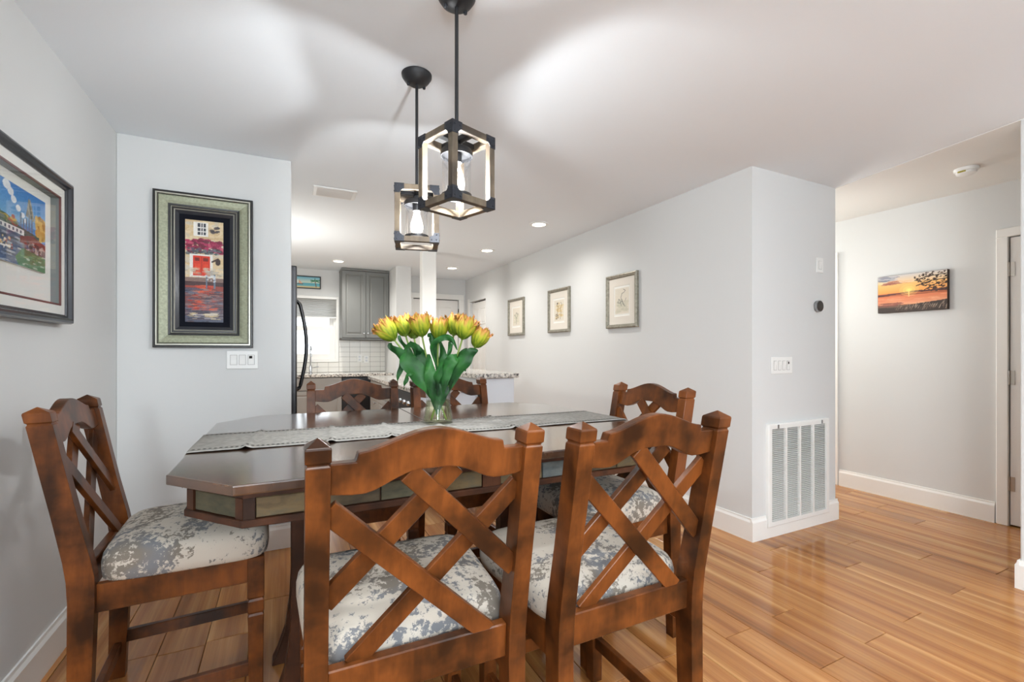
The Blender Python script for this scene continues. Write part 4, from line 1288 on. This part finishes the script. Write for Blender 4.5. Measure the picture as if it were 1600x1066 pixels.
# small palm panel above the kitchen window
pp = thing('palm_panel', 'small dark framed palm tree beach panel above the kitchen window', 'picture', (.02, YB, 2.15))
b = nb(); frame_sweep(b, (.02, YB, 2.150), (1, 0, 0), (0, 0, 1), .44, .185, (0, -1, 0), [(0, 0), (0, .018), (.014, .018), (.015, .008)]); obj('frame', b, M_BLKSTRIPE, pp)
cv = Canvas(80, 34, (150, 206, 220))
cv.grad(0, .55, (120, 186, 208), (214, 224, 206)); cv.grad(.55, 1, (86, 170, 190), (150, 200, 200)); cv.rect(0, .86, 1, 1, (214, 196, 150))
cv.line([(.88, .9), (.84, .35)], .012, (120, 84, 54))
for a, c in ((.7, .3), (.72, .45), (.98, .28), (.97, .44), (.84, .14)): cv.line([(.84, .33), (a, c)], .016, (40, 120, 72))
cv.poly([(.3, .25), (.3, .62), (.18, .62)], (240, 240, 236)); cv.poly([(.33, .3), (.33, .62), (.44, .62)], (226, 170, 140)); cv.rect(.16, .64, .46, .70, (96, 70, 60))
print_mesh('print', cv, (.035, YB - .0085, 2.320), (.41, 0, 0), (0, 0, -.155), pp)

# ================================================================== SWITCHES, THERMOSTAT, GRILLE, CEILING FITTINGS
def plate(name, lab, cx, z0, z1, w, y, rockers, dark=None):
    t = thing(name, lab, 'light switch', (cx, y, z0))
    b = nb(); box(b, cx - w / 2, cx + w / 2, y - .006, y - .0003, z0, z1); obj('cover_plate', b, M_WHITE, t, bev=.002)
    h = z1 - z0
    for i, (rx0, rx1) in enumerate(rockers):
        b = nb()
        prism(b, [(0, z0 + .24 * h), (0, z1 - .24 * h), (-.004, z1 - .24 * h), (-.0015, z0 + .5 * h), (-.001, z0 + .24 * h)], cx + rx0, cx + rx1, lambda x, yy, z: (yy, y - .006 + x, z))
        o = obj('rocker', b, M_WHITE, t)
        b = nb(); frame_sweep(b, (cx + rx0 - .002, y - .0062, z0 + .24 * h - .002), (1, 0, 0), (0, 0, 1), rx1 - rx0 + .004, .52 * h + .004, (0, -1, 0), [(0, 0), (0, .0006), (.0016, .0006)]); obj('rocker_gap', b, M_GROUT, t)
        if dark is not None and i == dark:
            b = nb(); box(b, cx + rx0 + .006, cx + rx1 - .010, y - .0122, y - .0105, z1 - .42 * h, z1 - .28 * h); obj('sensor', b, M_DARK, o)
    return t
plate('light_switch', 'three-gang white switch plate below the canal painting', -.237, 1.129, 1.237, .165, YP, [(-.062, -.030), (-.016, .016), (.030, .062)], 2)
plate('light_switch', 'four-gang white switch plate above the floor vent grille', 3.015, 1.083, 1.197, .222, YC, [(-.086, -.060), (-.040, -.014), (.006, .032), (.052, .078)], 3)
plate('light_switch', 'small single white switch plate above the round thermostat', 3.442, 1.800, 1.908, .078, YC, [(-.016, .016)])
th = thing('thermostat', 'round dark thermostat with a steel ring on the white wall', 'thermostat', (3.411, YC, 1.557))
b = nb(); lathe(b, [(.030, -.0005), (.034, -.004), (.041, -.010), (.041, -.024), (.036, -.026)], (3.411, YC, 1.557), 36, 'Y'); obj('ring', b, M_STEEL, th, smooth=40)
b = nb(); lathe(b, [(.0365, -.0235), (.0365, -.027), (.001, -.028)], (3.411, YC, 1.557), 36, 'Y'); obj('display', b, mat('thermostat_glass', (46, 42, 40), .15), th, smooth=40)

gx0, gx1, gz0, gz1 = 2.852, 3.526, .070, .752
gr = thing('vent_grille', 'large white louvred return air grille low on the wall', 'vent', (gx0, YC, gz0))
b = nb(); frame_sweep(b, (gx0, YC, gz0), (1, 0, 0), (0, 0, 1), gx1 - gx0, gz1 - gz0, (0, -1, 0), [(0, .0005), (0, .020), (.006, .024), (.034, .024), (.036, .010)]); obj('frame', b, M_WHITE, gr)
b = nb(); box(b, gx0 + .03, gx1 - .03, YC - .006, YC - .001, gz0 + .03, gz1 - .03); obj('gap_tone_backing', b, mat('grille_back', (140, 141, 140), .9), gr)  # grey sheet, its colour gives the louvre gaps their shade
iw = gx1 - gx0 - .072
for k in (1, 2, 3):
    x = gx0 + .036 + iw * k / 4
    b = nb(); box(b, x - .007, x + .007, YC - .0235, YC - .0062, gz0 + .034, gz1 - .034); obj('mullion', b, M_WHITE, gr)
b = nb()
nl = 47
for i in range(nl):
    z = gz0 + .043 + (gz1 - gz0 - .086) * i / (nl - 1)
    for k in range(4):
        xa = gx0 + .036 + iw * k / 4 + .007; xb = gx0 + .036 + iw * (k + 1) / 4 - .007
        rings(b, [[(x, YC - .0215, z - .002), (x, YC - .021, z - .0036), (x, YC - .008, z - .001), (x, YC - .0085, z + .0008)] for x in (xa, xb)])
lo = obj('louvres', b, M_WHITE, gr); lo['kind'] = 'stuff'
for x in (gx0 + .09, gx1 - .10):
    b = nb(); box(b, x, x + .012, YC - .028, YC - .024, gz1 - .030, gz1 - .006); obj('latch', b, M_STEEL, gr)

sd = thing('smoke_detector', 'round white smoke detector on the hall ceiling', 'smoke detector', (4.01, 1.40, CEIL - .004))
b = nb(); lathe(b, [(.002, 0), (.062, 0), (.062, -.012), (.058, -.020), (.052, -.022), (.051, -.026), (.050, -.034), (.040, -.040), (.002, -.040)], (4.01, 1.40, CEIL - .0043), 36); obj('body', b, M_WHITE, sd, smooth=40)
b = nb(); box(b, 3.955, 3.9595, 1.385, 1.425, CEIL - .036, CEIL - .028); obj('test_label', b, mat('olive_label', (170, 160, 60), .6), sd)

vt = thing('ceiling_vent', 'white rectangular louvred air vent on the ceiling near the pendants', 'vent', (.33, 3.72, CEIL))
b = nb(); frame_sweep(b, (.18, 3.835, CEIL), (1, 0, 0), (0, -1, 0), .305, .215, (0, 0, -1), [(0, .0005), (0, .006), (.004, .010), (.026, .010), (.030, .003)]); obj('frame', b, M_WHITE, vt)
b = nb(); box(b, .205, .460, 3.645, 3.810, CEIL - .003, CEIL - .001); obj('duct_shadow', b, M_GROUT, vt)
for k in range(5):
    y = 3.665 + k * .032
    b = nb(); rings(b, [[(x, y, CEIL - .004), (x, y + .002, CEIL - .003), (x, y + .020, CEIL - .012), (x, y + .018, CEIL - .013)] for x in (.207, .458)]); obj('louvre', b, M_WHITE, vt)

can_labels = ['nearest recessed ceiling light above the long wall drawings', 'middle recessed ceiling light in the row beside the long wall',
              'farthest recessed ceiling light in the row beside the long wall', 'recessed ceiling light in front of the grey upper cabinet']
for (x, y), lab in zip(CANS, can_labels):
    t = thing('recessed_light', lab, 'ceiling light', (x, y, CEIL), 0, 'recessed ceiling lights')
    b = nb(); lathe(b, [(.062, -.0005), (.092, -.0005), (.090, -.007), (.064, -.010), (.062, -.004)], (x, y, CEIL), 32, cap=False); obj('trim_ring', b, M_WHITE, t, smooth=40)
    b = nb(); lathe(b, [(.001, -.005), (.063, -.005), (.063, -.002), (.001, -.002)], (x, y, CEIL), 32, cap=False); obj('lens', b, M_LENS, t)

# ================================================================== KITCHEN
# refrigerator
fr = thing('refrigerator', 'black stainless refrigerator behind the back wall edge', 'refrigerator', (-.3, 3.85, 0))
b = nb(); box(b, -.74, .0, 3.375, 4.285, .02, 1.79); obj('body', b, M_BLACKSS, fr, bev=.006)
for y0, y1 in ((3.375, 3.828), (3.832, 4.285)):
    b = nb(); box(b, .004, .066, y0, y1, .72, 1.805); d_ = obj('door', b, M_BLACKSS, fr, bev=.010, seg=2)
    yh = 3.80 if y0 < 3.5 else 3.86
    b = nb(); pts = [(.062, yh, 1.62), (.09, yh, 1.60)] + [(.098 + .042 * math.sin(math.pi * k / 10), yh, 1.58 - .60 * k / 10) for k in range(11)] + [(.09, yh, .96), (.062, yh, .94)]
    tube(b, pts, .012, 10); obj('handle', b, M_BLACKSS, d_, smooth=40)
b = nb(); box(b, .004, .066, 3.375, 4.285, .06, .71); d_ = obj('freezer_drawer', b, M_BLACKSS, fr, bev=.010, seg=2)
b = nb(); tube(b, [(.06, 3.5, .64), (.11, 3.52, .64), (.11, 4.14, .64), (.06, 4.16, .64)], .012, 10); obj('handle', b, M_BLACKSS, d_, smooth=40)

def shaker_door(parent, x0, x1, y, z0, z1, m, knob=None, name='door', axis='Y', bead=.05):
    """door facing -Y (axis Y) or -X (axis X, x0..x1 then run along Y and y is the X plane)"""
    P = (lambda a, d, z: (a, y - d, z)) if axis == 'Y' else (lambda a, d, z: (y - d, a, z))
    b = nb(); lp = []
    for ins, d in ((0, 0), (0, .018), (.002, .020), (bead - .004, .020), (bead, .014), (bead + .012, .010), (bead + .028, .016), (bead + .032, .016)):
        lp.append([P(a, d, z) for a, z in ((x0 + ins, z0 + ins), (x1 - ins, z0 + ins), (x1 - ins, z1 - ins), (x0 + ins, z1 - ins))])
    rings(b, lp)
    o = obj(name, b, m, parent)
    if knob:
        b = nb()
        pr = [(.005, .0), (.005, .014), (.012, .018), (.014, .024), (.009, .029), (.001, .030)]
        p = P(knob[0], .020, knob[1])
        if axis == 'Y': lathe(b, [(r, -h) for r, h in pr], p, 14, 'Y')
        else: lathe(b, [(r, -h) for r, h in pr], p, 14, 'X')
        obj('knob', b, M_CHROME, o, smooth=40)
    return o

uc = thing('upper_cabinet', 'grey two-door upper cabinet right of the kitchen window', 'cabinet', (.717, YB, 1.43))
b = nb(); box(b, .717, 1.38, 6.99, YB - .001, 1.432, 2.405); obj('body', b, M_CAB, uc, bev=.003)
b = nb(); box(b, .712, 1.384, 6.965, YB - .001, 2.405, 2.435); obj('crown', b, M_CAB, uc, bev=.004)
b = nb(); box(b, .717, 1.38, 6.985, 7.005, 1.405, 1.4315); obj('light_rail', b, M_CAB, uc, bev=.002)
xm = (.717 + 1.38) / 2
shaker_door(uc, .722, xm - .002, 6.989, 1.437, 2.400, M_CAB, (xm - .03, 1.50))
shaker_door(uc, xm + .002, 1.375, 6.989, 1.437, 2.400, M_CAB, (xm + .03, 1.50))

# back run
lc = thing('base_cabinet', 'greige base cabinet under the kitchen sink window', 'cabinet', (.1, YB, 0))
b = nb(); box(b, -.62, .690, 6.72, YB - .001, .10, .888); obj('body', b, M_CABLOW, lc)
b = nb(); box(b, -.62, .690, 6.78, YB - .05, 0, .10); obj('toe_kick', b, M_DARK, lc)
for x0, x1 in ((-.60, -.02), (0, .685)):
    shaker_door(lc, x0, x1, 6.719, .115, .70, M_CABLOW, (x0 + .05, .64))
    b = nb(); box(b, x0, x1, 6.700, 6.719, .715, .878); obj('drawer', b, M_CABLOW, lc, bev=.004)
dw = thing('dishwasher', 'dark stainless dishwasher beside the sink cabinet', 'dishwasher', (1.0, YB, 0))
b = nb(); box(b, .695, 1.300, 6.72, YB - .05, .01, .886); obj('body', b, M_BLACK, dw)
b = nb(); box(b, .697, 1.298, 6.69, 6.719, .11, .80); d_ = obj('door', b, M_BLACKSS, dw, bev=.006)
b = nb(); box(b, .697, 1.298, 6.69, 6.719, .806, .880); obj('control_panel', b, M_BLACKSS, dw, bev=.006)
b = nb(); tube(b, [(.76, 6.695, .755), (.76, 6.655, .755), (1.235, 6.655, .755), (1.235, 6.695, .755)], .010, 8); obj('handle', b, M_STEEL, d_, smooth=40)
b = nb(); box(b, -.80, 1.383, 6.68, YB - .001, .890, .930)
tag(obj('countertop', b, M_GRANITE, None, bev=.004), 'speckled granite countertop along the kitchen window wall', 'countertop')
fc = thing('faucet', 'tall chrome gooseneck faucet at the kitchen sink', 'faucet', (.315, 7.16, .93))
b = nb(); lathe(b, [(.030, .0003), (.030, .008), (.022, .014), (.020, .10), (.016, .11)], (.315, 7.16, .93), 18); obj('base', b, M_CHROME, fc, smooth=40)
b = nb(); tube(b, [(.315, 7.16, 1.03), (.315, 7.16, 1.24)] + [(.315 - .0, 7.09 + .07 * math.cos(a), 1.24 + .07 * math.sin(a)) for a in [math.pi * k / 10 for k in range(1, 11)]] + [(.315, 7.02, 1.16)], .011, 10); obj('spout', b, M_CHROME, fc, smooth=40)
b = nb(); tube(b, [(.33, 7.16, 1.00), (.39, 7.15, 1.015), (.42, 7.15, 1.02)], .008, 8); obj('lever', b, M_CHROME, fc, smooth=40)

# tiled backsplash: each tile a piece
bs = bx('wall_backsplash', [(.712, 1.386, YB - .0035, YB - .0002, .93, 1.430), (-.80, .712, YB - .0035, YB - .0002, .93, WZ0 - cw)], M_GROUT); struct(bs)
tm = None
def tiles(x0, x1, z0, z1, tw=.150, tth=.0745):
    z = z0
    while z < z1 - .015:
        zt_ = min(z + tth, z1)
        x = x0
        while x < x1 - .012:
            xt = min(x + tw, x1)
            b = nb(); box(b, x + .0016, xt - .0016, YB - .009, YB - .003, z + .0016, zt_ - .0016); obj('tile', b, M_TILE, bs, bev=.0012)
            x += tw
        z += tth
tiles(.712, 1.386, .932, 1.404)
tiles(-.188, .712, .932, WZ0 - cw - .001)
for k, (x, z) in enumerate(((1.005, 1.135), (1.105, 1.12))):
    t = thing('outlet', ['white outlet plate on the tiles nearer the window', 'white outlet plate on the tiles nearer the stub wall'][k], 'outlet', (x, YB, z), 0, 'outlets on the backsplash')
    b = nb(); box(b, x - .036, x + .036, YB - .0145, YB - .0092, z - .057, z + .057); obj('cover_plate', b, M_WHITE, t, bev=.002)
    for dz in (-.022, .022):
        b = nb(); box(b, x - .015, x + .015, YB - .0155, YB - .0146, z + dz - .014, z + dz + .014); obj('socket', b, M_PANEL, t, bev=.001)

# peninsula: range side facing left, raised bar on the right
isl = thing('peninsula', 'kitchen peninsula with a pale bar end panel behind the dining chairs', 'kitchen peninsula', (1.35, 4.8, 0))
b = nb(); box(b, 1.455, 1.775, 3.575, 5.94, 0, 1.008); obj('bar_panel', b, M_PANEL, isl, bev=.003)
b = nb(); box(b, .95, 1.454, 3.66, 3.735, .0, .888); obj('end_panel', b, M_PANEL, isl, bev=.002)
b = nb(); box(b, .97, 1.454, 4.51, 5.97, .10, .888); obj('cabinet_body', b, M_CABLOW, isl)
for y0, y1 in ((4.52, 5.0), (5.01, 5.49), (5.50, 5.96)):
    shaker_door(isl, y0, y1, .969, .12, .70, M_CABLOW, (y0 + .05, .63), axis='X')
    b = nb(); box(b, .952, .969, y0, y1, .715, .878); obj('drawer', b, M_CABLOW, isl, bev=.003)
b = nb(); box(b, .925, 1.4545, 3.638, 6.0, .890, .930); obj('counter_slab', b, M_GRANITE, isl, bev=.004, label='lower granite counter slab')
b = nb(); box(b, 1.40, 1.803, 3.53, 5.99, 1.010, 1.050); obj('bar_slab', b, M_GRANITE, isl, bev=.006, label='raised granite bar slab')
rg = thing('oven_range', 'stainless oven set in the left side of the peninsula', 'oven', (1.2, 4.12, 0))
b = nb(); box(b, .965, 1.44, 3.745, 4.50, .02, .885); obj('body', b, M_BLACK, rg)
b = nb(); box(b, .935, .964, 3.748, 4.497, .19, .700); d_ = obj('oven_door', b, M_STEEL, rg, bev=.005)
b = nb(); box(b, .932, .9345, 3.82, 4.425, .27, .60); obj('oven_glass', b, mat('oven_glass', (22, 22, 24), .08), d_)
b = nb(); tube(b, [(.936, 3.80, .665), (.885, 3.81, .665), (.885, 4.435, .665), (.936, 4.445, .665)], .011, 10); obj('handle', b, M_CHROME, d_, smooth=40)
b = nb(); box(b, .930, .964, 3.748, 4.497, .708, .883); obj('control_panel', b, M_BLACK, rg, bev=.004)
for k in range(5):
    b = nb(); lathe(b, [(.020, .0), (.020, -.022), (.016, -.028), (.001, -.028)], (.930, 3.83 + k * .145, .80), 16, 'X'); obj('knob', b, M_CHROME, rg, smooth=40)
b = nb(); box(b, .935, .964, 3.748, 4.497, .03, .18); obj('drawer', b, M_STEEL, rg, bev=.004)

bw = thing('wooden_bowl', 'orange brown wooden bowl on the granite bar behind the tulips', 'bowl', (1.665, 5.06, 1.0505))
b = nb(); lathe(b, [(.035, 0), (.045, .004), (.068, .03), (.078, .075), (.074, .075), (.062, .034), (.04, .012), (.001, .010)], (1.665, 5.06, 1.0505), 28); obj('shell', b, M_BOWL, bw, smooth=40)

print('objects', len(bpy.data.objects))
